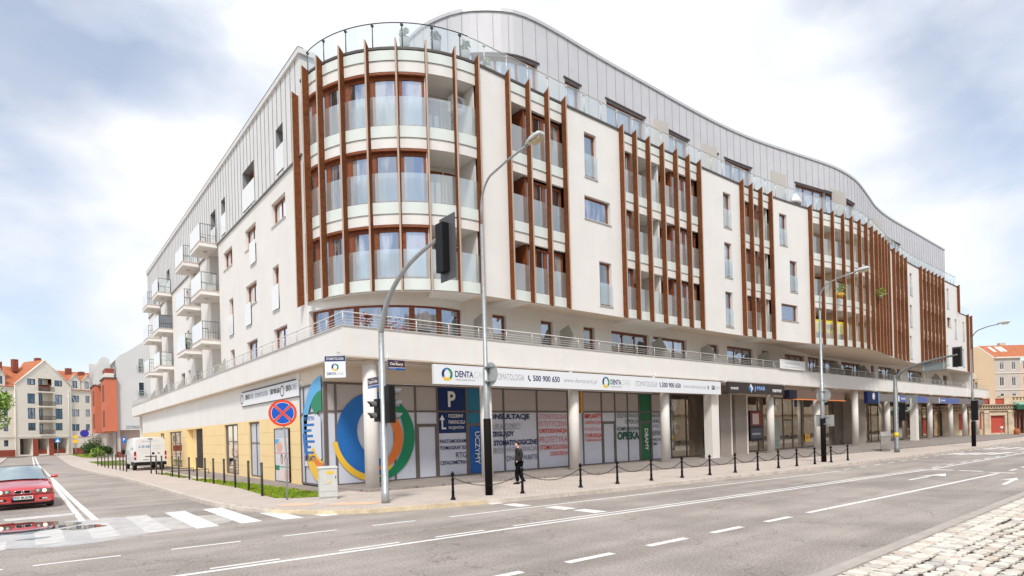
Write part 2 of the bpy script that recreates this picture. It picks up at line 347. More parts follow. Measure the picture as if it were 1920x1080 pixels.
def paving(name,c1,c2,cm,sx,sy,rot=0,mort=.02,var=.12):
    m=bpy.data.materials.new(name); m.use_nodes=True; t=m.node_tree; b=t.nodes['Principled BSDF']; A=t.nodes.new; K=t.links.new
    g=A('ShaderNodeNewGeometry'); mp_=A('ShaderNodeMapping'); mp_.inputs['Rotation'].default_value=(0,0,rot); K(g.outputs['Position'],mp_.inputs[0])
    br=A('ShaderNodeTexBrick'); br.inputs['Scale'].default_value=1; br.inputs['Brick Width'].default_value=sx; br.inputs['Row Height'].default_value=sy; br.inputs['Mortar Size'].default_value=mort*.5; br.inputs['Mortar Smooth'].default_value=.3
    br.inputs['Color1'].default_value=(*c1,1); br.inputs['Color2'].default_value=(*c2,1); br.inputs['Mortar'].default_value=(*cm,1); K(mp_.outputs[0],br.inputs[0])
    n=A('ShaderNodeTexNoise'); n.inputs['Scale'].default_value=.8; n.inputs['Detail'].default_value=7; n.inputs['Roughness'].default_value=.65; K(g.outputs['Position'],n.inputs[0])
    r=A('ShaderNodeValToRGB'); r.color_ramp.elements[0].position=.3; r.color_ramp.elements[1].position=.7; r.color_ramp.elements[0].color=(1-var,1-var,1-var*1.1,1); r.color_ramp.elements[1].color=(1+var*.5,)*3+(1,); K(n.outputs[0],r.inputs[0])
    x=A('ShaderNodeMix'); x.data_type='RGBA'; x.blend_type='MULTIPLY'; x.inputs[0].default_value=1; K(br.outputs[0],x.inputs[6]); K(r.outputs[0],x.inputs[7]); K(x.outputs[2],b.inputs['Base Color']); b.inputs['Roughness'].default_value=.85
    return m
asph=asphalt()
pav=paving('pavement_slabs',(.62,.53,.46),(.57,.485,.42),(.40,.33,.28),.22,.11,R(-4))
plat_m=paving('arcade_paving',(.34,.295,.26),(.29,.25,.225),(.18,.155,.14),.3,.15,R(-4),var=.2)
kerb_m=mat('kerb_stone',(.60,.53,.46),.85,var=.18,scale=2.5,bump=.4,bscale=25)
kerb_y=mat('faded_yellow_kerb',(.64,.53,.36),.85,var=.2,scale=3)
gutter_m=mat('gutter_concrete',(.46,.41,.365),.85,var=.14,scale=2,bump=.2)
grass_m=mat('grass_blade',(.22,.36,.02),.8,var=.5,scale=5); grass_y=mat('dry_grass_blade',(.50,.44,.06),.8)
soil=mat('grass_soil',(.10,.13,.02),.9,var=.3,scale=5)
paint=mat('road_paint',(.82,.80,.76),.7,var=.10,scale=3.5)
worn=mat('worn_road_paint',(.62,.60,.57),.75,var=.16,scale=3)
sheet('ground',[(-900,-900),(1500,-900),(1500,1800),(-900,1800)],-.03,mat('far_ground',(.30,.28,.25),.9,var=.1,scale=.1))
sheet('road',[(-80,3.7),(260,3.7),(260,300),(-80,300)],0,asph)
# kerb line of the building block: down the side street, round the corner, along the main street
kl=[(4.1,150),(3.6,110),(3.25,85),(3.1,70),(3.3,60),(3.6,51),(4.15,42.7),(4.3,35.4),(4.38,29),(4.43,25),(4.5,21.2),(4.75,19.2),(5.25,17.4),(6.05,15.95),(7.2,14.95),(8.7,14.42),(10.5,14.02),(12.4,13.62),(15.5,13.28),(19.5,12.9),(24,12.5),(28,12.2),(34,12.0),(40,11.8),(57,11.6),(90,11.45),(140,11.4),(260,11.4)]
def offs(pl,d):
    o=[]
    for i,p in enumerate(pl):
        a=Vector(pl[max(0,i-1)]); b=Vector(pl[min(len(pl)-1,i+1)]); t=(b-a).normalized(); o.append((p[0]-t.y*d,p[1]+t.x*d))
    return o
kin=offs(kl,.17)
mb=MB().mat(pav); mb.prism([(q[0],q[1]) for q in kin]+[(260,300),(4.4,300)],-.02,.118)
tag(mb.build('pavement'),kind='structure')
mb=MB()
for i in range(len(kl)-1):
    a,b=Vector(kl[i]),Vector(kl[i+1]); c,d=Vector(kin[i]),Vector(kin[i+1]); n=max(1,int((b-a).length/1.0))
    mb.mat(kerb_y if 4.6<a.x<8.8 and a.y<18 else kerb_m)
    for k in range(n):
        f0=k/n; f1=(k+1)/n-.006/max(.2,(b-a).length/n)*1
        dz=random.uniform(-.004,.004); P=[a.lerp(b,f0),a.lerp(b,f1),c.lerp(d,f1),c.lerp(d,f0)]
        hz=.125 if not (4.5<a.x<7 and a.y<19.5) else .10
        mb.hexa([(q.x,q.y,-.02) for q in P],[(q.x,q.y,hz+dz) for q in P])
tag(mb.build('kerb'),kind='structure')
# raised arcade platform under the colonnade
mb=MB().mat(plat_m); mb.prism([(8.85,22.6),(9.35,19.55),(14.3,19.25),(18,18.45),(25.5,17.0),(32.3,16.5),(43,15.8),(50,15.2),(68,14.4),(100,13.9),(100,22.9),(9.1,22.9)],.05,.20)
tag(mb.build('arcade_paving'),kind='structure')
mb=MB().mat(plat_m); mb.prism([(7.95,20.6),(9.0,20.6),(9.0,75),(7.0,75),(7.3,40),(7.6,30)],.05,.135)
tag(mb.build('walkway_paving'),kind='structure')
# side street far pavement, left corner and end
mb=MB().mat(pav); mb.prism([(-2.75,24),(-2.75,60),(-2.9,110),(-3.2,143),(-60,143),(-60,24)],-.02,.11); mb.prism([(-60,146),(4.3,149),(60,175),(60,300),(-60,300)],-.02,.1)
tag(mb.build('pavement'),kind='structure')
# gutter strip and cobbled pavement near the camera
sheet('gutter',[(-80,3.72),(260,3.66),(260,3.42),(-80,3.42)],.004,gutter_m)
sheet('cobble_bed',[(-80,3.42),(260,3.42),(260,-60),(-80,-60)],-.005,mat('cobble_joint_soil',(.055,.04,.03),.95,var=.4,scale=6))
mb=MB().mat(gutter_m)
x=-10
while x<60:
    mb.hexa([(x,3.44,0),(x+.985,3.44,0),(x+.985,3.55,0),(x,3.55,0)],[(x,3.44,.03),(x+.985,3.44,.03),(x+.985,3.55,.022),(x,3.55,.022)]); x+=1.0
tag(mb.build('kerb_strip'),kind='structure')
cob=[mat('cobble_%s'%n,c,.8,var=.12,scale=8,bump=.5,bscale=40) for n,c in (('cream',(.66,.60,.51)),('pale',(.74,.69,.61)),('pinkish',(.62,.51,.42)),('grey',(.55,.51,.46)))]
mb=MB()
def stone(cx,cy,hx,hy,h,ang):
    mb.mat(random.choices(cob,[5,6,1.0+max(0,(1.6-cy))*2.0,1.5])[0]); c,s=math.cos(ang),math.sin(ang)
    pr=[]
    for (fx,zz) in ((1,-.0),(1,h*.75),(.90,h)):
        ring=[]
        for k in range(8):
            t=math.pi/4*k+math.pi/8; px=max(-1,min(1,1.25*math.cos(t)))*hx*fx; py=max(-1,min(1,1.25*math.sin(t)))*hy*fx
            px+=random.uniform(-.006,.006); py+=random.uniform(-.006,.006)
            ring.append((cx+px*c-py*s,cy+px*s+py*c,zz+(random.uniform(-.004,.004) if zz else 0)))
        pr.append(ring)
    mb.loft(pr,smooth=False)
y=3.40; row=0
while y>-2:
    hy=(.13,.12)[row] if row<2 else random.uniform(.075,.105); x=3+random.random()*.15
    while x<(32 if row<8 else 24):
        hx=random.uniform(.065,.10) if row<2 else random.uniform(.08,.15)
        wob=0 if row<2 else .05*math.sin(x*1.1+row*.35)+.03*math.sin(x*2.7+row)
        g=.004 if row<2 else random.choice((.004,.006,.010,.018))
        stone(x+hx,y-hy+wob,hx-g,hy-g*random.uniform(.6,1.6),random.uniform(.03,.05),random.uniform(-.10,.10) if row>1 else random.uniform(-.02,.02)); x+=2*hx+random.uniform(.0,.012)
    y-=2*hy+(.006 if row<2 else .014); row+=1
tag(mb.build('cobblestones',fixn=False),kind='stuff')
# ---- road markings
def strip(mb,pts,w):
    for a,b in zip(pts,pts[1:]):
        a,b=Vector(a),Vector(b); t=(b-a).normalized(); n=Vector((-t.y,t.x))*w/2
        mb.face([(*(a-n),.004),(*(b-n),.004),(*(b+n),.004),(*(a+n),.004)])
def mark(name,fn,m=paint,kind='structure'):
    mb=MB().mat(m); fn(mb); tag(mb.build(name,m,fixn=False),kind=kind)
yA=lambda x: 13.33-.0845*x if x<26 else 11.13+ (26-x)*.0
def cl(x): # centre double line
    P=[(0,10.62),(5,10.2),(8,10.02),(12,9.67),(20.4,8.98),(30.6,8.2),(46.9,7.85),(120,7.7)]
    for (a,b),(c,d) in zip(P,P[1:]):
        if x<=c: return b+(d-b)*(x-a)/(c-a)
    return 7.7
def f(mb):
    for a,b in ((-1.6,-.4),(0,1.28),(2.1,3.35),(4.2,5.37),(6.22,7.32)): strip(mb,[(a,13.31-.078*a+.02),(b,13.31-.078*b)],.11)
    xs=[8.25,12,16,20,24,28]; strip(mb,[(x,13.33-.0845*x-.03) for x in xs],.11)
    x=28.9
    while x<120: strip(mb,[(x,11.17),(x+.85,11.17)],.11); x+=1.9
    xs=[-2,2,5,8,12,16,20.4,25,30.6,38,46.9,80,120]; strip(mb,[(x,cl(x)) for x in xs],.13)
    for a,b in ((2.25,3.35),(4.4,5.6),(6.4,7.6)): strip(mb,[(a,cl(a)+.23),(b,cl(b)+.23)],.10)
    xs=[8.4,12,16,20.4,25,30.6]; strip(mb,[(x,cl(x)+.26) for x in xs],.10)
    x=31.7
    while x<110: strip(mb,[(x,cl(x)+.3),(x+1,cl(x+1)+.3)],.12); x+=2.1
    yc=lambda x:6.84-.0525*(x-5)
    for a,b in ((3.1,4.1),(5.0,5.7),(6.6,7.65),(8.55,9.65),(10.45,11.5),(12.4,13.45)): strip(mb,[(a,yc(a)-.03),(b,yc(b)-.03)],.16)
    strip(mb,[(14.3,6.36),(20,6.06),(29.2,5.64)],.14)
    x=31
    while x<90: strip(mb,[(x,5.6),(x+1.1,5.58)],.14); x+=2.2
    # give-way dashes across the lane and the turn arrow
    for a,b in (((30.5,8.2),(30.3,7.35)),((30.3,7.15),(30.05,6.3)),((29.7,6.0),(29.6,5.2))): strip(mb,[a,b],.28)
    strip(mb,[(24.6,7.3),(26.6,7.2)],.14)
    mb.face([(26.3,7.58,.004),(28.35,7.12,.004),(26.9,6.76,.004),(27.1,7.12,.004)])
    mb.face([(25.9,5.0,.004),(27.3,4.75,.004),(26.1,4.5,.004),(26.3,4.72,.004)]); strip(mb,[(24.2,4.55),(26.2,4.66)],.13)
    for i in range(4):
        y=11.25-i*.72; a=44+i*.3; strip(mb,[(a,y),(a+2.9+i*.2,y-.45)],.42)
    for i in range(3):
        y=10.9-i*.9; strip(mb,[(53,y),(57,y-.4)],.4)
    for a,b,y in ((10.75,.36,14.2),(10.9,.40,13.1),(11.25,.4,11.65),(11.3,.42,10.6)): mb.face([(a-.2,y+.45,.004),(a+.22,y+.38,.004),(a+.22,y-.42,.004),(a-.22,y-.38,.004)])
mark('road_marking',f)
def f(mb):
    for a in (3.07,4.09): mb.face([(a,20.15,.004),(a+.54,20.17,.004),(a+.52,15.85,.004),(a,15.8,.004)])
    mb.face([(5.06,17.7,.004),(5.56,17.1,.004),(5.6,15.57,.004),(5.09,15.65,.004)]); mb.face([(5.98,16.25,.004),(6.47,15.95,.004),(6.5,15.4,.004),(6.05,15.44,.004)])
mark('road_marking',f)
def f(mb):
    for a,y1 in ((2.07,20.1),(1.05,19.2),(.05,18.6)): mb.face([(a,y1,.004),(a+.52,y1-.05,.004),(a+.52,16.0,.004),(a,16.0,.004)])
    for a in (-.95,-1.95): mb.face([(a,17.2,.004),(a+.52,17.2,.004),(a+.52,15.8,.004),(a,15.8,.004)])
    strip(mb,[(-.6,22.2),(1.0,22.35)],.75)
mark('road_marking',f,worn)
def f(mb):
    strip(mb,[(1.37,20.0),(1.22,30),(1.13,41),(.72,80),(.75,150)],.17); strip(mb,[(1.08,20.0),(1.02,30),(.97,40),(.35,80),(.42,150)],.15)
mark('road_marking',f)
for q in ([(5.6,17.9),(6.3,17.2),(6.8,17.6),(6.2,18.4)],[(6.7,16.9),(7.7,15.9),(8.3,16.3),(7.3,17.2)]): sheet('tactile_paving',q,.124,mat('peach_paving',(.72,.50,.34),.85,var=.08,scale=4))
# wet patch, glare put into its paler colour, with the puddle on the crossing
pm=bpy.data.materials.new('puddle_water'); pm.use_nodes=True; b=pm.node_tree.nodes['Principled BSDF']; b.inputs['Base Color'].default_value=(.10,.085,.08,1); b.inputs['Roughness'].default_value=.02; b.inputs['Specular IOR Level'].default_value=1.; b.inputs['Coat Weight'].default_value=1; b.inputs['IOR'].default_value=1.9
wm=mat('wet_glare_asphalt',(.52,.49,.46),.32,var=.25,scale=1.6,spec=.8)
def blob(cx,cy,rx,ry,n=40,seed=1):
    rr=random.Random(seed); ph=[rr.uniform(0,6.28) for _ in range(4)]
    return [(cx+rx*math.cos(t)*(1+.16*math.sin(3*t+ph[0])+.1*math.sin(5*t+ph[1])+.06*math.sin(9*t+ph[2])),cy+ry*math.sin(t)*(1+.12*math.sin(2*t+ph[1])+.1*math.sin(7*t+ph[3]))) for t in [2*math.pi*k/n for k in range(n)]]
sheet('wet_glare_road',[(x,y) for x,y in blob(.3,18.0,3.6,2.6,60,9)],.002,wm)
mb=MB().mat(pm); mb.face([(x,y,.010) for x,y in blob(-.35,19.75,1.15,1.35,60,3)]); mb.face([(x,y,.010) for x,y in blob(1.05,18.5,.42,.38,30,5)]); mb.face([(x,y,.010) for x,y in blob(.05,17.2,.3,.12,20,6)])
tag(mb.build('puddle',pm,fixn=False),kind='structure')
# grass strip with blades, plus the verge further down the side street
def grass(name,poly,n,h=.06,z=.12):
    mb=MB().mat(soil); mb.face([(p[0],p[1],z+.006) for p in poly])
    xs=[p[0] for p in poly]; ys=[p[1] for p in poly]
    def inside(x,y):
        c=False
        for i in range(len(poly)):
            (x1,y1),(x2,y2)=poly[i],poly[i-1]
            if (y1>y)!=(y2>y) and x<(x2-x1)*(y-y1)/(y2-y1)+x1: c=not c
        return c
    k=0
    while k<n:
        x=random.uniform(min(xs),max(xs)); y=random.uniform(min(ys),max(ys))
        if not inside(x,y): continue
        k+=1; a=random.uniform(0,6.28); w=random.uniform(.008,.02)*(1 if h<.13 else 3); l=random.uniform(.3,1)*h*(.6+.4*math.sin(x*9)*math.sin(y*5)); dx,dy=math.cos(a),math.sin(a); lean=random.uniform(-.6,.6)*l
        mb.mat(grass_y if random.random()<.16+ (.3 if math.sin(x*5)+math.sin(y*2.1)>1.1 else 0) else grass_m)
        mb.face([(x-dx*w,y-dy*w,z),(x+dx*w,y+dy*w,z),(x-dy*lean,y+dx*lean,z+l)])
    return tag(mb.build(name,fixn=False),kind='stuff')
grass('grass',[(6.5,34.3),(6.75,26.5),(6.42,21.6),(6.38,20.5),(6.9,19.85),(7.62,19.5),(8.15,20.3),(7.8,26.2),(7.1,33.9)],34000,.12)
grass('grass',[(6.3,44),(6.5,36.5),(7.0,36.5),(6.9,44)],1500,.06)
grass('grass',[(5.2,84),(5.3,66),(8.6,60),(8.6,84)],4000,.10)
grass('grass',[(6.4,152),(6.4,112),(10.2,112),(10.2,152)],4000,.16)
# ================================================================= APARTMENT BUILDING
B=thing('apartment_building','white curved apartment building with brown vertical fins above a colonnade of shops','building',(0,0,0))
arc=[(14.95+5.55*math.cos(R(a)),25.15+5.55*math.sin(R(a))) for a in range(180,271,3)]
ctrl=[(18,19.6),(21,19.58),(24.4,19.56),(28,19.5),(31.4,19.45),(35.5,19.35),(39,19.12),(43.2,18.65),(46.3,18.1),(48.6,17.76),(50.8,17.66),(53,17.78),(55,18.05),(57.8,18.42),(60.5,18.74),(64.7,19.1),(69.5,19.28),(77.4,19.3),(88.4,19.3)]
def cr_(P,n=8):
    P=[Vector(p) for p in P]; o=[]
    for i in range(len(P)-1):
        p0=P[i-1] if i else 2*P[0]-P[1]; p1=P[i]; p2=P[i+1]; p3=P[i+2] if i+2<len(P) else 2*P[-1]-P[-2]
        for k in range(n):
            t=k/n; o.append(.5*((2*p1)+(-p0+p2)*t+(2*p0-5*p1+4*p2-p3)*t*t+(-p0+3*p1-3*p2+p3)*t**3))
    o.append(P[-1]); return o
MC=Curve([Vector(p) for p in arc[:-1]]+cr_([arc[-1]]+ctrl)); END=MC.S[-1]
LW=Line((9.4,0),(0,1),(-1,0)); LG=Line((9.05,0),(0,1),(-1,0)); RG=Line((0,22.65),(1,0),(0,-1)); F1=Line((0,21.2),(1,0),(0,-1))
FL=[7.9,10.95,14.0]; ST=3.05; TOP=17.62
# ---- fin groups and the solid walls between them
G=[([.76,1.74,2.88,4.0,5.16,6.28,7.42,8.44],'wwwwwll'),([10.06,11.22,12.36,13.46],'lww'),([17.56,18.6,19.7,20.9,22.12,23.28,24.4],'wlllww'),([29.02,30.06,31.18,32.36],'wwl'),
   ([37.12,38.46,39.76,41.06,42.2,43.44,44.66,45.92,47.22,48.5,49.75,50.9,52.0],'l'*12),([54.1,55.6,57.1,58.5],'www'),([63.56,64.82,66.1,67.36,68.6,69.84,71.08],'wwwwww')]
solids=[(8.44,10.06),(13.46,17.56),(24.4,29.02),(32.36,37.12),(52.0,54.1),(58.5,63.56),(71.08,END)]
OP=[(14.95,15.8,14.52,16.72),(14.86,16.72,12.47,13.6),(15.8,16.7,8.34,10.53),
    (27.15,27.98,14.5,16.66),(27.15,27.95,11.4,13.56),(27.12,27.92,8.33,10.5),
    (33.6,34.48,14.47,16.63),(34.72,35.58,11.38,13.55),(33.58,35.54,9.32,10.46),
    (52.7,53.2,14.3,16.5),(52.6,53.1,9.1,10.4),
    (60.5,61.25,14.5,16.66),(60.25,61.0,11.37,13.53),(60.0,60.7,8.25,10.5),
    (72.95,73.6,14.6,16.86),(72.8,74.2,12.6,13.65),(75.75,76.45,11.46,13.73),(78.9,79.5,11.5,13.73),(72.4,73.0,8.28,10.52),(75.6,76.3,8.3,10.5),(78.6,79.2,8.4,10.52)]
mb=MB().mat(cream)
for a,b in solids:
    if b==END:
        wall(mb,MC,a,77.5,14.58,TOP-.1,[q for q in OP if a<q[0]<77 and q[2]>14.2],.24); wall(mb,MC,a,END,7.9,14.58,[q for q in OP if a<q[0]<b and q[2]<14.2],.24)
    else: wall(mb,MC,a,b,7.9,TOP-.1,[q for q in OP if a<q[0]<b],.24)
# end faces of the building
e=MC.P(END); f_=MC.P(77.5)
mb.face([(e.x,e.y,5),(e.x,40,5),(e.x,40,14.58),(e.x,e.y,14.58)]); mb.face([(f_.x,f_.y,14.58),(f_.x,40,14.58),(f_.x,40,TOP-.1),(f_.x,f_.y,TOP-.1)])
mb.build('wall',parent=B,fixn=False)
# coping along the roof edge
mb=MB().mat(darkfr); pb(mb,MC,0,77.5,-.25,.05,TOP-.1,TOP); pb(mb,MC,77.5,END,-.25,.05,14.56,14.64); mb.build('roof_coping',parent=B)
# bands, spandrels, slabs per group
for gi,(fs,kinds) in enumerate(G):
    a,b=fs[0],fs[-1]
    if gi==0: a=0
    for k,F in enumerate(FL+[17.05]):
        mb=MB().mat(cream); pb(mb,MC,a,b,-.16,-.02,F-.39 if k else F,F+.46 if k<3 else TOP-.12)
        i0=None
        for i,c in enumerate(kinds+'.'):
            if c=='l' and i0 is None: i0=i
            if c!='l' and i0 is not None: pb(mb,MC,fs[i0],fs[i],-1.7,-.17,F-.36 if k else F,F+.40 if k<3 else 17.0); i0=None
        mb.build('facade_band',parent=B)
for gi,(fs,kinds) in enumerate(G):
    a,b=fs[0],fs[-1]
    if gi==0: a=.02
    for F in FL+[17.07]: sp=MB().mat(spand); pb(sp,MC,a+.03,b-.03,.0,.025,F+.03,F+.485 if F<17 else TOP-.13); sp.build('spandrel_glass',parent=B)
    for F in FL:
        bg=MB().mat(bal); ss=steps(MC,a+.02,b-.03,.3); A0=[pt(MC,x,.012,F+.5) for x in ss]; A1=[pt(MC,x,.012,F+1.66) for x in ss]
        bg.loft([A0,A1],close=False,caps=False,smooth=False); bg.build('glass_balustrade',parent=B,fixn=False)
# lintel strips above the windows of the rounded corner
for F in FL: mb=MB().mat(wood); pb(mb,MC,0,6.28,-.16,-.03,F+2.56,F+2.655); mb.build('lintel',parent=B)
peach=mat('warm_loggia_render',(.80,.62,.46),.9,var=.04)
def lwall(m,*a): q=MB().mat(m); pb(q,MC,*a); q.build('loggia_wall',parent=B)
for gi,(fs,kinds) in enumerate(G):
    if gi==0: fs=[.02]+fs; kinds='w'+kinds
    cw_=peach if gi==4 else cream
    for F in FL:
        z0,z1=F+.46,F+2.58; i0=None
        for i,c in enumerate(kinds+'.'):
            if c=='l' and i0 is None: i0=i
            if c!='l' and i0 is not None: lwall(cw_,fs[i0],fs[i],-1.75,-1.56,z0-.05,z1+.1); i0=None
            if c=='.': break
            a,b=fs[i],fs[i+1]
            if c=='w':
                big=(gi==0)
                window(MC,a,b,z0,z1,-.2,B,'bay_window',wood,glass if big or (gi+i)%2 else glassd,vs=() if big else ((.5,) if (b-a)>1 else ()),bw=.16 if big else .11)
            else:
                if gi!=4 or i%3!=1: window(MC,a+.04,b-.04,z0-.04,z1-.12,-1.49,B,'loggia_door',wood,glassd,vs=(.52,),bw=.10)
                if i==0 or kinds[i-1]!='l': lwall(cream if i==0 or gi==0 else wood,a-.04,a+.04,-1.55,-.17,z0-.05,z1+.1)
                if i==len(kinds)-1 or kinds[i+1]!='l': lwall(wood if (i<len(kinds)-1) else cream,b-.04,b+.04,-1.55,-.17,z0-.05,z1+.1)
                if gi==2 and i==2: lwall(cream,b-.06,b+.06,-1.55,-.17,z0-.05,z1+.1)
                if gi==4 and i in (2,5,8): lwall(cw_,b-.06,b+.06,-1.55,-.6,z0-.05,z1+.1)
# windows of the solid parts
for q in OP:
    tall=(q[3]-q[2])>1.6
    window(MC,q[0]+.01,q[1]-.01,q[2]+.02,q[3]-.01,-.16,B,'window',wood,glass if random.random()<.6 else glassd,bw=.08)
    mb=MB().mat(steel); pb(mb,MC,q[0]-.05,q[1]+.05,-.1,.05,q[2]-.04,q[2]); mb.build('window_sill',parent=B)
    if tall:
        mb=MB(); mb.face([pt(MC,q[0]-.02,.04,q[2]+.05),pt(MC,q[1]+.03,.04,q[2]+.05),pt(MC,q[1]+.03,.04,q[2]+1.12),pt(MC,q[0]-.02,.04,q[2]+1.12)]); mb.build('glass_balustrade',bal,B,fixn=False)
# fins
def fin(path,s,z0,z1,w=.31):
    if s>38 and path is MC: w=.27
    mb=MB().mat(rust); p=path.P(s); n=path.Nn(s); t=Vector((-n.y,n.x))*.028
    a=p+n*.02; b=p+n*w
    mb.hexa([(*(a-t),z0+.10),(*(b-t),z0-.06),(*(b+t),z0-.06),(*(a+t),z0+.10)],[(*(a-t),z1-.12),(*(b-t),z1),(*(b+t),z1),(*(a+t),z1-.12)])
    mb.mat(mat('fin_edge',(.50,.36,.27),.7))
    # flange along the front edge
    c=p+n*(w+.0); t2=Vector((-n.y,n.x))*.034
    mb.hexa([(*(c-t2),z0-.06),(*(c+n*.015-t2),z0-.06),(*(c+n*.015+t2),z0-.06),(*(c+t2),z0-.06)],[(*(c-t2),z1),(*(c+n*.015-t2),z1),(*(c+n*.015+t2),z1),(*(c+t2),z1)])
    mb.build('fin',parent=B)
fin(LW,25.42,7.85,17.15)
for fs,_ in G:
    for s in fs: fin(MC,s,7.86,17.78)
fin(MC,76.9,14.5,17.75); fin(MC,80.4,7.86,14.75); fin(MC,81.9,7.86,14.75)
# ---- soffit under the upper floors and first-floor wall
def inner(s):
    p=MC.P(s)
    if s<8.72:
        a=180+90*s/8.72; r=5.55-.85*min(1,(a-180)/45.) if a<225 else 4.70-.7*(a-225)/45
        return (14.95+r*math.cos(R(a)),25.15+r*math.sin(R(a)))
    return (p.x,21.2)
def zin(x): return 8.08 if x<44 else (8.08-.38*(x-44)/6 if x<50 else (7.72 if x<62 else min(8.0,7.72+.28*(x-62)/8)))
mb=MB().mat(soffitm); ss=steps(MC,0,END,.4)
for a,b in zip(ss,ss[1:]):
    p,q=MC.P(a),MC.P(b); i,j=inner(a),inner(b)
    mb.face([(p.x,p.y,7.9),(q.x,q.y,7.9),(*j,zin(j[0])),(*i,zin(i[0]))])
mb.build('soffit',soffitm,B,fixn=False)
IC=Curve([inner(s) for s in [8.72*k/30 for k in range(31)]])
cw=IC.S[-1]
ops1=[(16.48,17.29,5.3,7.58),(19.48,20.31,5.3,7.6),(22.5,23.36,5.3,7.58),(24.68,28.0,5.3,7.58),(28.4,31.75,5.3,7.57),(34.3,35.4,5.3,7.55),(36.44,39.9,5.3,7.6),(41.2,42.1,5.3,7.6),(44.6,47.9,5.3,7.6),(48.5,50.7,5.3,7.6),(51.1,54.3,5.3,7.56),(55,59.3,5.3,7.56),(61.84,62.7,5.3,7.6),(63.7,67.5,5.3,7.6),(68.8,69.7,5.3,7.62),(72,76.8,5.3,7.65),(81.1,82,5.3,7.65),(84.3,86.1,5.3,7.6)]
mb=MB().mat(cream); wall(mb,F1,14.95,98,5.1,8.15,ops1,.22); wall(mb,IC,0,cw,5.1,8.1,[(.12,cw-.05,5.35,7.58)],.3,st=.3)
mb.build('first_floor_wall',parent=B,fixn=False)
for q in ops1:
    w=q[1]-q[0]; window(F1,q[0]+.02,q[1]-.02,q[2],q[3]-.02,-.16,B,'terrace_window',wood,glassd if random.random()<.5 else glass,vs=() if w<1.3 else ((.33,.66) if w<4 else (.25,.5,.75)),bw=.09)
window(IC,.125,cw-.055,5.35,7.60,-.22,B,'terrace_window',wood,glass,vs=(.155,.33,.5,.66,.83),bw=.10,mw=.24)
mb=MB().mat(mat('interior_grey',(.12,.11,.10),.9)); pb(mb,MC,.3,END-.3,-2.45,-2.35,8.5,16.9,st=1.0); pb(mb,F1,15.5,98,-.5,-.4,5.15,8.2); mb.build('interior_wall',parent=B)
mb=MB().mat(MT['interior_grey']); pb(mb,LW,26,67.4,-1.6,-1.5,5.1,18.6); pb(mb,LG,23.2,70.8,-2.0,-1.9,.1,5.0); mb.build('interior_wall',parent=B)
# ---- left wing
LO=[(27.45,28.45,14.65,16.8),(32.0,34.1,14.6,16.78),(37.85,38.75,14.6,16.76),(40.2,41.5,14.45,16.76),(45.4,46.4,14.45,16.7),(55.9,57.2,14.45,16.7),(61,62.2,14.45,16.7)]
LOw=[(27.5,29.5,12.46,13.6),(32.1,34.05,12.46,13.58),(32.12,33.1,11.43,12.455),(36.72,38.7,12.45,13.55),(28.65,29.58,8.35,10.53),(32.2,34.2,9.4,10.55),(33.2,34.18,8.33,9.395),(36.8,37.7,8.3,10.52),(27.7,29.66,5.3,7.49),(32.3,34.25,5.3,7.49),(36.8,37.7,5.3,7.49),
     (49.0,49.8,8.35,10.5),(49.0,49.8,11.4,13.5),(49,49.8,5.3,7.49),(52.4,53.1,9.4,10.5),(52.4,53.1,12.4,13.5),(51,52.5,5.3,7.49)]
rec=[(39.9,42.2,5.2,14.3,.9),(45.0,47.3,5.2,14.3,.9),(55.3,57.6,5.2,14.3,.9),(60.7,63.0,5.2,14.3,.9)]
mb=MB().mat(cream); wall(mb,LW,25.15,67.5,5.0,14.42,LOw+rec,.26)
for r in rec:
    pb(mb,LW,r[0]-.05,r[1]+.05,-1.15,-.9,5.2,14.3)
mb.build('side_wall',parent=B,fixn=False)
mb=MB().mat(zincL); wall(mb,LW,25.12,67.5,14.45,18.72,LO,.5,o=.04,revmat=mat('dark_zinc_reveal',(.28,.28,.28),.6)); mb.face([(9.36,25.12,14.45),(10.6,25.12,14.45),(10.6,25.12,18.72),(9.36,25.12,18.72)])
pb(mb,LW,25.0,67.6,-.6,.14,18.72,18.95); mb.mat(seamd)
s=25.7
while s<67.4:
    segs=[(14.47,18.72)]
    for q in LO:
        if q[0]-.02<s<q[1]+.02: segs=[(14.47,q[2]),(q[3],18.72)]
    for a,b in segs:
        if b-a>.1: pb(mb,LW,s-.011,s+.011,.04,.06,a,b)
    s+=.62
pb(mb,LW,25.12,67.5,.0,.09,14.40,14.45); pb(mb,LW,25.0,67.6,-.1,.15,18.952,18.99)
mb.build('zinc_cladding',parent=B)
for q in LO+LOw:
    window(LW,q[0]+.01,q[1]-.01,q[2]+.01,q[3]-.01,-.17 if q not in LO else -.34,B,'side_window',wood,glassd if random.random()<.6 else glass,bw=.09,vs=(.5,) if q[1]-q[0]>1.5 else ())
    if q not in LO:
        m2=MB().mat(steel); pb(m2,LW,q[0]-.04,q[1]+.04,-.1,.05,q[2]-.04,q[2]); m2.build('window_sill',parent=B)
    if (q[3]-q[2]>1.9 and q[2]>6) or q[0] in (32.12,33.2):
        m2=MB().mat(balw); pb(m2,LW,q[0]-.02,q[1]+.02,.05,.07,q[2]+.04,q[2]+1.22); m2.build('white_glass_guard',parent=B)
for r in rec:
    for F in (5.35,8.42,11.47): window(LW,r[0]+.35,r[1]-.25,F,F+2.2,-.84,B,'balcony_door',wood,glassd,bw=.1,vs=(.5,))
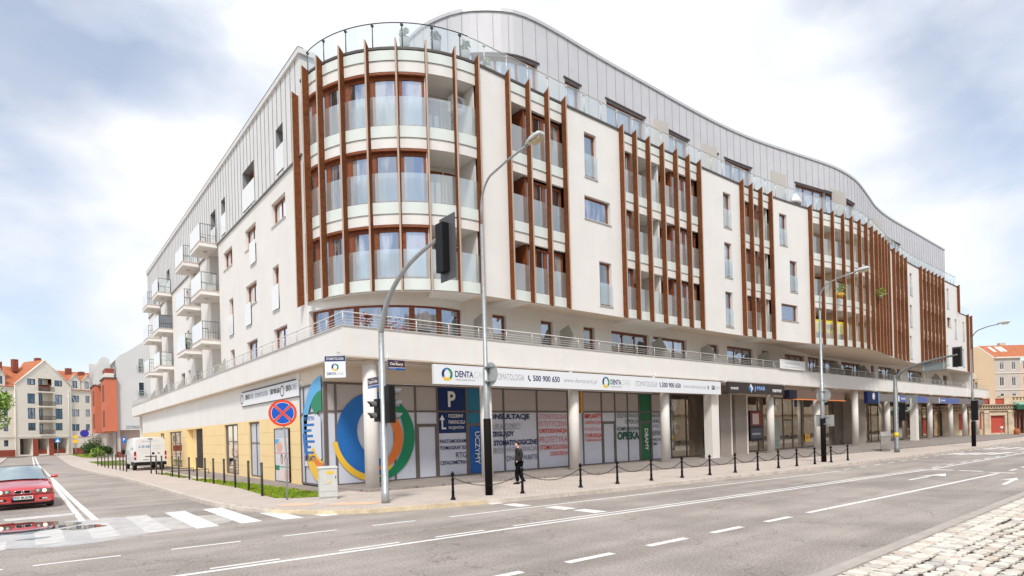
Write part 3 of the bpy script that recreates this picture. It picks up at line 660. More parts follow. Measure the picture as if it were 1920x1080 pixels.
# balconies
def balcony(y0,z,w=2.75,kind=0):
    mb=MB().mat(cream); mb.box(8.35,9.75 if z<14 else 9.37,y0,y0+w,z-.28,z-.06); mb.mat(mat('slab_edge',(.55,.45,.40),.8)); mb.box(8.33,9.75 if z<14 else 9.37,y0-.02,y0+w+.02,z-.06,z+.02)
    mb.mat(mat('balcony_lamp_glass',(.4,.35,.3),.3)); mb.lathe([(.13,-.03),(.13,0)],(8.9,y0+w*.42,z-.28),12)
    b=mb.build('balcony',parent=B)
    mb=MB().mat(mat('balcony_rail_grey',(.16,.17,.17),.5,metal=.3))
    for p in ((8.42,y0+.05),(9.3,y0+.05),(8.42,y0+w-.05),(9.3,y0+w-.05)): mb.tube([(p[0],p[1],z),(p[0],p[1],z+1.12)],.022,6)
    mb.tube([(9.3,y0+.05,z+1.12),(8.42,y0+.05,z+1.12),(8.42,y0+w-.05,z+1.12),(9.3,y0+w-.05,z+1.12)],.024,6)
    mb.tube([(9.3,y0+.05,z+.45),(8.42,y0+.05,z+.45)],.012,5)
    if kind!=1:
        for k in range(1,6): x=8.42+.88*k/6; mb.tube([(x,y0+.05,z+.05),(x,y0+.05,z+1.12)],.008,4)
    mb.build('balcony_railing',parent=b)
    mb=MB().mat(balw); mb.box(8.36,8.385,y0+.04,y0+w-.04,z+.03,z+1.12); mb.build('balcony_panel',parent=b)
    if kind==1: mb=MB(); mb.face([(8.5,y0+.08,z+.08),(9.25,y0+.08,z+.08),(9.25,y0+.08,z+1.05),(8.5,y0+.08,z+1.05)]); mb.build('side_glass',bal,b,fixn=False)
    if kind==2: mb=MB().mat(mat('grey_mesh',(.2,.22,.24),.6)); mb.box(8.44,9.3,y0+.07,y0+.09,z+.06,z+1.1); mb.build('side_screen',parent=b)
for y0 in (40.0,45.1,55.3,60.8):
    for k,z in enumerate((8.45,11.5,14.5)): balcony(y0,z,kind={(55.3,1):2}.get((y0,k),1 if (k+int(y0))%2 else 0))
# ---- roofs
rf=mat('roof_felt',(.3,.3,.3),.9)
mb=MB().mat(rf)
mp=[MC.P(s) for s in steps(MC,0,77.5,1)]
mb.face([(p.x,p.y,17.1) for p in mp]+[(mp[-1].x,40,17.1),(9.4,40,17.1)])
mb.face([(9.4,25.15,18.7),(21,25.15,18.7),(21,67.5,18.7),(9.4,67.5,18.7)]); mb.face([(9.4,67.5,5),(21,67.5,5),(21,67.5,18.7),(9.4,67.5,18.7)])
mb.face([(f_.x,f_.y,14.5),(e.x,e.y,14.5),(e.x,40,14.5),(f_.x,40,14.5)])
mb.build('roof',parent=B,fixn=False)
# ---- zinc penthouse
PHP=[(15.1,33),(15.15,28),(15.21,25.46),(15.3,24.5),(15.55,23.71),(15.86,23.03),(16.26,22.45),(16.78,21.95),(17.38,21.5),(18.07,21.13),(18.81,20.95),(19.61,20.88),(20.5,20.87),(21.52,20.88),(23.13,20.92),(25.5,20.93),(28.39,20.91),(32.09,20.9),(36.06,20.78),(39.76,20.42),(43.87,19.72),(47.39,19.1),(49.9,18.84),(53.0,18.9),(57.07,19.49),(61.01,20.12),(65.66,20.4),(72.44,20.38),(82.82,20.36)]
PC=Curve(cr_(PHP,5)); PE=PC.S[-1]
def ps(x,y0=None):  # arclength of the front point with this x
    best=min(range(len(PC.pts)),key=lambda i:abs(PC.pts[i].x-x)+(0 if PC.pts[i].y<22.6 else 50)); return PC.S[best]
pops=[(ps(16.45),ps(19.5),17.2,20.0),(ps(21.36),ps(22.3),17.2,20.0),(ps(24.65),ps(28.0),17.2,20.05),(ps(29.4),ps(31.8),17.2,20.05),(ps(34.3),ps(34.95),17.2,20.05),(ps(36.0),ps(39.3),17.2,20.0),(ps(43.5),ps(47.1),17.2,19.95),(ps(47.6),ps(52),17.2,20.0),(ps(57),ps(60),17.2,20.0),(ps(64),ps(68),17.2,20.0)]
mb=MB().mat(zincP); wall(mb,PC,0,PE,17.1,22.0,pops,.35,st=.6)
mb.face([(82.82,20.36,17.1),(82.82,33,17.1),(82.82,33,22),(82.82,20.36,22)])
mb.mat(seamP); s=.3
while s<PE:
    a=17.1
    for q in pops:
        if q[0]-.02<s<q[1]+.02: a=q[3]
    pb(mb,PC,s-.010,s+.010,.0,.022,a,22.0); s+=.74
mb.mat(darkfr)
for q in pops: pb(mb,PC,q[0]-.1,q[1]+.1,.0,.06,q[3]-.02,q[3]+.05)
mb.build('penthouse_wall',parent=B)
mb=MB().mat(coping); pb(mb,PC,0,PE,-.3,.07,22.0,22.16,st=.6); mb.mat(rf)
ring=[PC.P(s) for s in steps(PC,0,PE,.9)]; mb.face([(p.x,p.y,22.05) for p in ring]+[(82.8,33,22.05)]); mb.build('penthouse_roof',parent=B)
for q in pops:
    w=q[1]-q[0]; n=max(1,round(w/1.1)); window(PC,q[0]+.02,q[1]-.02,q[2],q[3]-.02,-.2,B,'penthouse_window',wood,glass,vs=[(k+1)/n for k in range(n-1)],bw=.12,mw=.12)
# terrace dividers on the roof
for x in (28.6,33.6,41.2,48.3,57.5):
    y=PC.P(ps(x)).y; mb=MB().mat(mat('beige_divider',(.62,.58,.52),.7)); mb.hexa([(x-.02,y,17.2),(x-.02,y-1.0,17.2),(x+.02,y-1.0,17.2),(x+.02,y,17.2)],[(x-.02,y,20.3),(x-.02,y-1.0,19.6),(x+.02,y-1.0,19.6),(x+.02,y,20.3)]); mb.build('terrace_divider',parent=B)
# roof edge glass balustrade
for a,b,z0,z1 in ((.5,77.3,17.62,18.64),(77.7,END,14.66,15.6)):
    mb=MB().mat(terr); ss=steps(MC,a,b,.6); mb.loft([[pt(MC,x,-.12,z) for x in ss] for z in (z0,z1)],close=False,caps=False,smooth=False); mb.build('roof_glass_balustrade',terr,B,fixn=False)
mb=MB(); s=.5
rail_d=mat('dark_rail',(.08,.085,.09),.4,metal=.5)
mb.mat(rail_d); mb.tube([pt(MC,x,-.12,18.68) for x in steps(MC,.4,8.2,.3)],.02,6)
mb.mat(steel); mb.tube([pt(MC,x,-.12,18.68) for x in steps(MC,8.2,77,.6)],.022,6)
while s<77:
    mb.mat(rail_d if s<8 else steel); p=pt(MC,s,-.12,17.6); mb.tube([p,(p[0],p[1],18.68)],.022,6); mb.box(p[0]-.06,p[0]+.06,p[1]-.03,p[1]+.03,18.56,18.63); s+=1.22
mb.build('roof_railing',parent=B)
# ---- parapet slab over the ground floor
mb=MB().mat(cream)
mb.box(8.65,98.8,19.8,20.02,5.02,6.08); mb.box(8.65,8.87,20.02,75.2,5.02,6.08); mb.box(98.6,98.8,20.02,24,5.02,6.08); mb.box(8.87,9.4,75.0,75.2,5.02,6.08)
mb.mat(soffitm); mb.box(8.66,98.79,19.81,22.9,4.98,5.018); mb.box(8.66,10.5,22.9,75.19,4.98,5.018)
mb.mat(cream); mb.box(8.9,98.5,20.05,24,5.05,5.3); mb.box(8.9,10.4,24.05,75,5.05,5.3)
mb.mat(steel); mb.box(8.60,98.85,19.76,20.06,6.08,6.12); mb.box(8.60,8.90,20.061,75.2,6.08,6.12)
mb.build('parapet',parent=B)
mb=MB().mat(steel)
for z in (6.24,6.34,6.44): mb.tube([(98.5,19.88,z),(8.72,19.88,z),(8.72,75,z)],.009,4)
mb.tube([(98.5,19.88,6.6),(8.72,19.88,6.6),(8.72,75,6.6)],.022,6)
x=8.72
while x<98: mb.tube([(x,19.9,6.1),(x,19.9,6.6)],.024,5); x+=1.5
y=21.4
while y<75: mb.tube([(8.74,y,6.1),(8.74,y,6.6)],.024,5); y+=1.6
mb.build('terrace_railing',parent=B)
for x in (15.45,20.8,28.3,33.3,40.6,52.5,58.5,66.0,73,80):
    mb=MB().mat(divm); P5=[(21.18,5.3),(21.18,7.2),(20.62,7.4),(19.95,6.35),(19.95,5.3)]; mb.loft([[(x+d,y_,z_) for y_,z_ in P5] for d in (-.02,.02)],smooth=False); mb.build('divider_panel',parent=B)
for y in (38.9,46.2,51.2,58.6,65):
    mb=MB().mat(divm); mb.hexa([(9.38,y,5.3),(8.95,y,5.3),(8.95,y+.04,5.3),(9.38,y+.04,5.3)],[(9.38,y,7.2),(8.95,y,6.4),(8.95,y+.04,6.4),(9.38,y+.04,7.2)]); mb.build('divider_panel',parent=B)
for x in (10.3,20.0,26.4,33.6,41.3,50.1,58.3,65.8,74.0,82.5,91): mb=MB().mat(white); mb.tube([(x,20.3,4.93),(x,19.70,4.93),(x,19.62,5.0),(x,19.62,5.22)],.035,7); mb.build('drain_spout',parent=B)
mb=MB().mat(mat('pipe_grey',(.55,.5,.45),.6)); mb.tube([(8.8,20.2,4.9),(14.2,20.2,4.9)],.035,6); mb.tube([(8.8,20.05,4.86),(14,20.05,4.86)],.012,6); mb.build('ceiling_pipe',parent=B)
# ---- ground floor
mb=MB().mat(beige); wall(mb,RG,9.05,98.6,4.35,5.0); 
mb.mat(cream); wall(mb,LG,25.25,71,3.12,5.0)
lo=[(26.68,28.65,.17,2.6),(31.2,33.1,.17,3.05),(35.2,38.15,.15,3.05),(43.9,48.9,.2,3.0,1.4),(51.0,56,.15,2.95),(58.5,60.5,1.9,2.92)]
mb.mat(yellow); wall(mb,LG,25.25,71,.1,3.12,lo,.14)
mb.mat(cream); mb.face([(9.05,71,.1),(12,71,.1),(12,71,5),(9.05,71,5)]); mb.build('ground_floor_wall',parent=B,fixn=False)
mb=MB().mat(groove)
for z in (.75,1.3,1.87,2.45):
    xs=[25.25]+[v for q in lo for v in (q[0],q[1])]+[71]
    for a,b in zip(xs[::2],xs[1::2]): pb(mb,LG,a,b,.0,.003,z-.008,z+.008)
mb.build('wall_groove',parent=B)
mb=MB().mat(yellow); pb(mb,LG,47.6,48.88,-1.38,-.36,.2,2.99); mb.mat(mat('dark_slat_gate',(.055,.045,.04),.7)); pb(mb,LG,43.92,47.59,-.40,-.36,.2,2.98)
for k in range(18): pb(mb,LG,43.92,47.59,-.359,-.34,.3+k*.15,.33+k*.15)
mb.build('garage_gate',parent=B)
for a,b,c,d,vs,hs in ((31.2,33.1,.17,3.05,(.45,),(.62,)),(35.2,38.15,.15,3.05,(.15,.5,.9),(.66,)),(51,56,.15,2.95,(.25,.62),(.66,)),(58.5,60.5,1.9,2.92,(.5,),())):
    window(LG,a+.01,b-.01,c,d-.01,-.08,B,'shop_door' if a<50 else 'shop_window',mull,shopg if a!=31.2 else mat('frosted_door_glass',(.55,.58,.63),.15),vs=vs,hs=hs,bw=.09)
# advertising panel
for i,x in enumerate((9.89,15.31,20.69,28.09,40.36,47.77,55.32,62.93,75.66,83.2,89.08,94.74)):
    mb=MB().mat(concrete); mb.lathe([(.26,.18),(.26,4.99)],(x,20.32,0),24); mb.build('column',parent=B)
for x in (32.9,70.64):
    mb=MB().mat(concrete); mb.box(x-.4,x+.4,20.05,20.6,.18,4.985); mb.build('column',parent=B)
mb=MB().mat(mat('brown_pier',(.33,.28,.24),.8,var=.06)); 
for a,b in ((35.7,37.0),(37.6,39.1),(58.7,60.7)): mb=MB().mat(MT['brown_pier']); mb.box(a,b,21.4,22.62,.18,4.345); mb.build('pier',parent=B)
mb=MB()
mb.mat(concrete); mb.box(37.0,37.15,21.38,22.6,.18,4.34); mb.box(39.1,39.25,21.38,22.6,.18,4.34)
mb.box(9.3,9.75,74.6,75.0,.1,4.98)
mb.build('pier',parent=B)
# shop glazing along the main street: (x0,x1,kind)
vinyl=mat('frosted_vinyl',(.66,.68,.76),.25,var=.03,scale=1.5)
vinyl_up=mat('frosted_vinyl_upper',(.47,.43,.41),.3,var=.05,scale=1.5)  # same vinyl as below, its darker reflections put into a browner colour
PN=[(9.12,9.5,'v'),(9.5,12.1,'v'),(12.1,13.15,'v'),(13.15,14.28,'d'),(14.28,15.88,'P'),(15.88,16.9,'U'),(16.9,18.13,'v'),(18.13,20.34,'v'),(20.34,22.58,'v'),(22.58,23.75,'v'),(23.75,25.31,'v'),(25.31,26.47,'d'),(26.47,27.61,'v'),(27.61,28.68,'v'),(28.68,29.88,'D'),(29.88,31.9,'v'),
    (31.9,33.6,'s'),(33.6,35.65,'s'),(39.2,40.16,'s'),(40.16,41.52,'s'),(41.52,43.0,'s'),(43.0,44.4,'s'),(44.4,47.0,'s'),(47.0,48.7,'d2'),(48.7,50.3,'s'),(50.3,52.65,'s'),(52.65,54.5,'s'),(54.5,56.6,'s'),(56.6,58.7,'s'),(60.7,63,'s'),(63,65.6,'s'),(65.6,67.5,'s'),(67.5,69.3,'s'),(69.3,72,'s'),(72,74.6,'s'),(74.6,77.7,'s'),(77.7,80.3,'s'),(80.3,83,'s'),(83,85.6,'s'),(85.6,88,'s')]
navyv=mat('navy_vinyl',(.012,.035,.14),.25); bluev=mat('blue_vinyl',(.015,.12,.42),.25); tealv=mat('teal_vinyl',(.03,.20,.33),.25); greenv=mat('green_vinyl',(.01,.15,.06),.25)
for a,b,k in PN:
    fr=mull if k!='s' else darkfr
    w=MB().mat(fr); h=.045
    y0=22.6
    w.box(a-h,a+h,y0,22.66,.18,4.34); 
    w.box(a+h,b-h,y0,22.66,4.26,4.34); w.box(a+h,b-h,y0,22.66,.18,.25)
    zt=3.17
    if k in 'vPUDd': w.box(a+h,b-h,y0+.002,22.66,zt-.04,zt+.04)
    if k in ('d','U','D','d2'):
        w.box(a+h,b-h,y0+.004,22.66,2.48,2.62); w.box(a+h,a+h+.1,y0+.004,22.66,.25,2.48); w.box(b-h-.1,b-h,y0+.004,22.66,.25,2.48)
        w.box(b-h-.09,b-h-.05,y0-.07,y0-.04,1.0,1.5)
    w=w.build('shopfront_frame' if k not in ('d','d2','U','D') else 'shop_door',parent=B)
    def pane(z0,z1,m): g=MB().mat(m); g.box(a+.03,b-.03,22.635,22.65,z0,z1); g.build('pane',parent=w)
    if k in 'vd': pane(.22,zt,vinyl); pane(zt+.001,4.3,vinyl_up)
    elif k=='P': pane(.22,2.17,vinyl); pane(2.171,3.16,navyv); pane(3.161,4.3,navyv)
    elif k=='U': pane(.22,2.5,bluev); pane(2.501,4.3,tealv)
    elif k=='D': pane(.22,4.3,greenv)
    else: pane(.22,4.3,shopg)
# left-hand glazing round the corner
for a,b in ((22.66,23.4),(23.4,24.85),(24.85,25.25)):
    w=MB().mat(mull); pb(w,LG,b-.04,b,-.0,.05,.18,4.34); pb(w,LG,a,b-.041,.0,.05,3.13,3.2); pb(w,LG,a,b-.041,0,.05,4.26,4.34); pb(w,LG,a,b-.041,0,.05,.18,.25); w=w.build('shopfront_frame',parent=B)
    g=MB().mat(mat('light_vinyl',(.60,.60,.66),.3)); pb(g,LG,a,b-.02,-.02,.0,.2,4.3); g.build('pane',parent=w)
mb=MB().mat(beige); mb.box(9.06,9.2,22.7,25.24,4.35,4.99); mb.mat(mull); mb.box(9.0,9.08,22.58,22.65,.18,4.34); mb.build('corner_post',parent=B)
mb=MB().mat(mat('orange_trim',(.8,.36,.05),.5)); mb.box(22.62,22.8,22.55,22.59,3.1,4.3); mb.box(23.55,23.7,22.55,22.59,3.1,4.3); mb.build('trim_strip',parent=B,fixn=True)
# interior depth behind clear shop glass is closed by a back wall
mb=MB().mat(mat('interior_dark',(.06,.055,.05),.9)); mb.box(31,98,23.2,23.3,.1,4.9); mb.build('shop_interior_wall',parent=B)
# ---- graphics stuck on the shop windows
def dtext(*a):
    q=MB(); text(q,*a); q.build('lettering',parent=B,fixn=False)
dec=MB(); yp=22.59; O=lambda x,z:(x,yp,z)
c0=(11.2,yp,2.10)
crescent(dec,c0,X,Z,1.86,1.4,185,300,yel,c2=(.10,.30))
crescent(dec,(11.25,yp-.002,2.24),X,Z,1.75,1.17,92,283,blue,c2=(.30,.10)); crescent(dec,(11.25,yp-.003,2.24),X,Z,1.75,1.17,66,92,mat('teal_print',(.02,.20,.42),.5),c2=(.30,.10))
crescent(dec,(11.2,yp-.004,2.10),X,Z,1.86,1.86,-86,78,green,c2=(-.52,.06)); crescent(dec,(11.12,yp-.005,2.05),X,Z,1.36,1.36,-84,60,org,c2=(-.42,.03))
dtext('P',O(14.85,3.38),X,Z,.42,.72,white,.03)
dtext('PODZIEMNY',O(14.86,2.88),X,Z,.82,.17,white,.01); dtext('PARKING DLA',O(14.86,2.60),X,Z,.92,.17,white,.01); dtext('PACJENTÓW',O(14.86,2.32),X,Z,.86,.20,white,.01)
dec.mat(white); dec.box(14.47,14.55,yp-.004,yp,2.36,2.8); dec.box(14.55,14.72,yp-.004,yp,2.36,2.44); dec.face([O(14.37,2.78),O(14.65,2.78),O(14.51,3.02)])
for i,(s_,z,h,bd,x0) in enumerate((('PANTOMOGRAM',1.72,.17,.02,14.36),('TOMOGRAF 3D',1.42,.17,.02,14.36),('RTG',1.02,.26,0,15.22),('CEFALOMETRIA',.74,.17,.02,14.36))): dtext(s_,O(x0,z),X,Z,15.80-x0,h,navy,bd)
dtext('UCZYMY',O(16.32,2.22),-Z,X,1.55,.28,white,.01)
for s_,z,h,bd,x0,x1 in (('KONSULTACJE',2.72,.34,.035,16.9,19.8),('NAUKA DZIECI',2.28,.30,0,16.95,19.15),('PRZEGLĄDY',1.88,.33,.035,16.95,18.75),('STOMATOLOGICZNE',1.50,.26,.035,17.45,20.26),('KURSY',1.12,.28,0,16.95,18.1),('HIGIENIZACJA',1.12,.28,0,18.25,20.26),('DNI OTWARTE',.72,.26,-.005,18.25,20.26)): dtext(s_,O(x0,z),X,Z,x1-x0,h,navy if bd else greyp,bd)
for s_,z,h,bd,x0 in (('STOMATOLOGIA',2.78,.26,-.01,20.45),('ESTETYCZNA',2.40,.27,-.01,20.45),('ORTODONCJA',1.98,.30,.03,20.45),('PROTETYKA',1.55,.32,-.01,20.45),('STOMATOLOGIA',1.18,.25,.015,20.45),('DZIECIĘCA',.80,.27,.015,21.2)): dtext(s_,O(x0,z),X,Z,22.48-x0,h,redp,bd)
for s_,z,h,bd,in (('IMPLANTY',2.80,.26,.03),('ABRAZJA',2.42,.26,0),('POWIETRZNA',2.10,.18,-.01),('CHIRURGIA',1.72,.24,.02),('STOMATOLOGICZNA',1.52,.13,.02)): dtext(s_,O(23.88,z),X,Z,1.36,h,redp,bd)
for s_,z,h,bd,x0 in (('DEDYKOWANY',2.82,.26,-.005,26.6),('OPIEKUN',2.46,.26,-.005,27.35),('KOMPLEKSOWA',2.06,.22,.02,26.6),('OPIEKA',1.52,.48,.05,26.6)): dtext(s_,O(x0,z),X,Z,28.62-x0,h,mat('dark_green_print',(.02,.10,.06),.5),bd)
dtext('DBAMY',O(29.15,2.15),-Z,X,1.35,.34,white,.02)
for s_,z,h,bd,w_ in (('BEZBOLESNE',2.84,.22,0,1.9),('ZNIECZULENIE',2.50,.22,.01,1.9),('WIZUALIZACJA',2.14,.24,-.01,1.9),('EFEKTU',1.70,.30,0,1.4),('PRZYPOMNIENIE',1.36,.17,.01,1.9),('SMS',1.10,.17,.01,.4)): dtext(s_,O(29.98,z),X,Z,w_,h,mat('dark_green_print',(.02,.10,.06),.5),bd)
dec.build('window_emblem',parent=B,fixn=False)
# graphics on the left-hand corner glass
d2=MB(); xp=8.985; OL=lambda y,z:(xp,y,z); c0=(xp,22.72,2.4)
crescent(d2,c0,-Y,Z,2.2,1.72,92,200,sblue,40,c2=(.0,-.1)); crescent(d2,(xp-.001,22.72,2.4),-Y,Z,2.2,1.85,182,225,blue,c2=(.0,.0)); crescent(d2,(xp-.002,22.72,2.4),-Y,Z,1.62,.8,92,138,green,c2=(-.2,0)); crescent(d2,(xp-.002,22.72,2.4),-Y,Z,2.15,1.45,212,268,yel,c2=(.2,.2)); crescent(d2,(xp-.003,22.72,2.4),-Y,Z,1.6,1.3,232,268,org)
d2.mat(mat('poster_white',(.72,.74,.78),.5)); d2.face([OL(24.75,.95),OL(23.4,.95),OL(22.9,1.3),OL(22.9,2.9),OL(23.3,3.1),OL(24.75,3.1)])
xp=8.978
dtext('PROTETYKA',OL(24.7,2.85),-Y,Z,1.15,.17,blue,.02); dtext('IMPLANTY',OL(24.7,1.16),-Y,Z,1.15,.24,navy,.04)
d2.mat(blue)
for i in range(6):
    z_=2.62-i*.23; w_=(1.1,.8,.95,1.12,.7,1.0)[i]; d2.face([OL(24.7,z_),OL(24.7-w_,z_),OL(24.7-w_,z_+.10),OL(24.7,z_+.10)])
d2.build('window_emblem',parent=B,fixn=False)
# ================================================================= SIGNS ON THE BUILDING
def logo(mb,c,u,v,r,yoff=Vector((0,0,0))):
    c=Vector(c)
    crescent(mb,c,u,v,r,r*.74,75,215,blue,24,c2=(r*.2,r*.05)); crescent(mb,c+yoff,u,v,r,r*.76,-60,80,green,24,c2=(-r*.18,-r*.02)); crescent(mb,c+yoff*2,u,v,r,r*.74,215,310,yel,20,c2=(r*.02,r*.2)); crescent(mb,c+yoff*3,u,v,r,r*.78,130,200,navy,16,c2=(r*.16,0))
def signboard(name,label,x0,x1,y0,y1,z0,z1,m,texts=(),group=None,fn=None):
    t=thing(name,label,'sign',((x0+x1)/2,(y0+y1)/2,z0),group=group); cx,cy=(x0+x1)/2,(y0+y1)/2
    mb=MB().mat(m); mb.box(x0-cx,x1-cx,y0-cy,y1-cy,0,z1-z0); mb.build('board',parent=t)
    if texts or fn:
        mb=MB(); 
        for s,a,b,c,h,mm,bd in texts: text(mb,s,(a-cx,y0-cy-.006,c-z0),X,Z,b-a,h,mm,bd)
        if fn: fn(mb,Vector((cx,cy,z0)),y0-cy-.006)
        mb.build('lettering',parent=t,fixn=False)
    return t
def phone(mb,x,y,z,h,m):
    mb.mat(m); pts=[(.25,1),(.0,.75),(.0,.45),(.45,.08),(.75,0),(.9,.18),(.62,.34),(.4,.42),(.3,.62),(.45,.78)]
    mb.face([(x+a*h*.6,y,z+b*h) for a,b in pts])
def f(mb,o,y):
    for cx_,r in ((12.92,.26),(22.38,.27)): logo(mb,(cx_-o.x,y,.40),X,Z,r,Vector((0,-.001,0)))
    phone(mb,17.2-o.x,y,.26,.30,navy); phone(mb,26.78-o.x,y,.26,.3,navy)
    mb.mat(navy); mb.box(31.95-o.x,32.25-o.x,y-.001,y,.28,.52); mb.box(31.5-o.x,31.6-o.x,y-.001,y,.28,.5)
    text(mb,'P',(32.02-o.x,y-.003,.32),X,Z,.13,.16,white,.02)
signboard('shop_sign','long white clinic sign board with logo and phone number above the frosted windows',12.3,32.95,19.66,19.795,4.12,4.90,mat('sign_white',(.80,.82,.84),.4),
  (('DENTA',13.3,14.2,4.42,.26,navy,.02),('CARE',14.24,14.95,4.42,.26,lgrey,-.015),('MEDICOVER GROUP',13.32,14.3,4.28,.07,greyp,0),('STOMATOLOGIA',15.25,16.98,4.40,.27,greyp,-.012),('500 900 650',17.5,19.16,4.40,.27,navy,.02),('www.dentacare.pl',19.42,21.7,4.36,.27,greyp,-.012),
   ('DENTA',22.72,23.55,4.42,.26,navy,.02),('CARE',23.6,24.3,4.42,.26,lgrey,-.015),('MEDICOVER GROUP',22.74,23.6,4.28,.07,greyp,0),('STOMATOLOGIA',24.7,26.56,4.40,.27,greyp,-.012),('500 900 650',27.0,28.75,4.40,.27,navy,.02),('www.dentacare.pl',29.0,31.3,4.36,.27,greyp,-.012),('PODZIEMNY PARKING',32.33,32.88,4.52,.06,greyp,0),('DLA PACJENTÓW',32.33,32.8,4.42,.06,greyp,0)),fn=f)
def f(mb,o,y):
    mb.mat(mat('silver_print',(.7,.75,.82),.3)); a=36.5-o.x; mb.face([(a-.3,y,.35),(a,y,.05),(a+.3,y,.35),(a,y,.66)]); mb.mat(blue); mb.face([(a-.3,y-.002,.35),(a,y-.002,.05),(a+.05,y-.002,.3),(a-.1,y-.002,.5)])
lbp=mat('lit_blue_letters',(.25,.42,.85),.4)
signboard('shop_sign','dark grey shop sign with silver diamond between the white and brown signs',33.8,41.1,19.62,19.795,4.25,4.93,mat('sign_anthracite',(.05,.042,.038),.6,spec=.2),
  (('granit',34.0,34.95,4.42,.24,white,.02),('J·MAR',36.95,38.4,4.42,.34,lbp,.03),('marmur',39.4,40.7,4.42,.2,white,.03)),fn=f)
def f(mb,o,y): mb.mat(mat('orange_strip',(.9,.28,.06),.5)); mb.box(41.4-o.x,51.7-o.x,y-.06,y+.02,-.05,.02); crescent(mb,(47.6-o.x,y,.3),X,Z,.18,.13,0,360,lgrey)
signboard('shop_sign','brown shop fascia with an orange strip along its lower edge, behind the round traffic sign',41.6,51.6,19.72,19.79,4.0,4.62,mat('sign_brown',(.17,.105,.078),.6),fn=f)
mb=MB().mat(mat('small_navy_box',(.010,.010,.022),.5,spec=.2)); mb.box(41.15,42.3,19.3,19.75,3.98,4.6); tag(mb.build('projecting_sign'),'small dark blue box sign at the left end of the brown fascia','sign')
def f(mb,o,y):
    a=57.3-o.x; disc(mb,(a,y,.62),X,Z,.30,white,20); crescent(mb,(a,y-.002,.62),X,Z,.2,.15,0,360,blue)
    mb.mat(mat('sky_edge',(.3,.5,.85),.4)); mb.box(58.45-o.x,58.58-o.x,y-.001,y,.0,1.0)
signboard('shop_sign','square dark blue bank sign with a round white emblem, left end of grey fascia',55.9,58.6,19.5,19.79,3.84,4.86,mat('sign_dark_blue',(.006,.014,.075),.5,spec=.2),fn=f)
def f(mb,o,y):
    for a,b in ((64.2,72.4),(76.8,84.0)):
        mb.mat(mat('sign_mid_blue',(.07,.12,.42),.4)); mb.box(a-o.x,b-o.x,y,y+.003,.06,.60); mb.mat(white); mb.box(a-.25-o.x,a+.1-o.x,y-.003,y,.08,.58)
        mb.mat(lgrey); mb.box(a+.5-o.x,a+2.1-o.x,y-.005,y,.26,.42)
    mb.mat(darkfr); mb.box(74.0-o.x,74.04-o.x,y-.003,y,.0,.66)
signboard('shop_sign','long grey fascia sign with two blue panels at the far end of the colonnade',58.62,98.5,19.68,19.79,4.05,4.72,mat('sign_grey',(.20,.185,.18),.5),fn=f)
# sign on the side wall
t=thing('shop_sign','white wall sign with black lettering on the side wall above the yellow cladding','sign',(9.05,29.6,3.96))
mb=MB().mat(mat('sign_white',(.8,.8,.8),.5)); mb.box(-.06,-.01,-4.3,4.45,0,.7); mb.mat(darkfr); mb.box(-.07,-.01,-4.35,4.5,-.03,0); mb.box(-.10,-.005,-3.9,4.3,.72,.76); mb.build('board',parent=t)
mb=MB(); blk=mat('black_print',(.03,.03,.03),.5)
for s,a,b,z,h,mm,bd in (('DENTA',33.3,32.5,.3,.26,blk,.03),('CARE',32.4,31.9,.3,.26,greyp,0),('STOMATOLOGIA',31.6,29.5,.3,.24,greyp,0),('500 900 650',29.1,27.75,.3,.26,blk,.03),('DENTA',26.9,26.2,.3,.26,blk,.03),('CARE',26.15,25.5,.3,.26,greyp,0)): text(mb,s,(-.066,a-29.6,z),-Y,Z,a-b,h,mm,bd)
for y in (34.0,27.4): crescent(mb,(-.066,y-29.6,.36),-Y,Z,.26,.2,0,360,blk)
mb.build('lettering',parent=t,fixn=False)
# corner blade sign (stands diagonally)
bd_=Vector((.62,-.785,0)).normalized(); t=thing('hanging_sign','small square white clinic sign with blue header at the corner of the parapet','sign',(8.38,19.86,4.22))
u=Vector((.77,-.62,0)).normalized(); n=Vector((-.62,-.77,0)).normalized()
mb=MB().mat(mat('sign_white2',(.80,.82,.83),.4)); mb.obox((0,0,.375),u,n,Z,.36,.04,.375); mb.mat(navy); mb.obox(n*.043+Vector((0,0,.665)),u,n,Z,.36,.004,.09); mb.build('board',parent=t)
mb=MB(); o=n*.05; text(mb,'STOMATOLOGIA',o-u*.31+Z*.62,u,Z,.62,.09,white,.01); text(mb,'DENTA',o-u*.29+Z*.10,u,Z,.32,.09,navy,.01); text(mb,'CARE',o+u*.04+Z*.10,u,Z,.25,.09,lgrey,0); logo(mb,o+Z*.37,u,Z,.125,n*.001); mb.build('lettering',parent=t,fixn=False)
mb=MB().mat(steel); mb.tube([(0,.0,.76),(.15,.2,.95),(.3,.3,.95)],.02,6); mb.build('bracket',parent=t)
# poster on the side wall
t=thing('advertising_poster','tall advertising poster with pink figures in a window of the yellow side wall','poster',(8.99,27.66,.17))
mb=MB(); skin_=mat('poster_skin',(.72,.42,.33),.5); hair_=mat('poster_hair',(.10,.05,.03),.5)
def q(y0,y1,z0,z1,m,o=0): mb.mat(m); mb.face([(o,-y0,z0),(o,-y1,z0),(o,-y1,z1),(o,-y0,z1)])
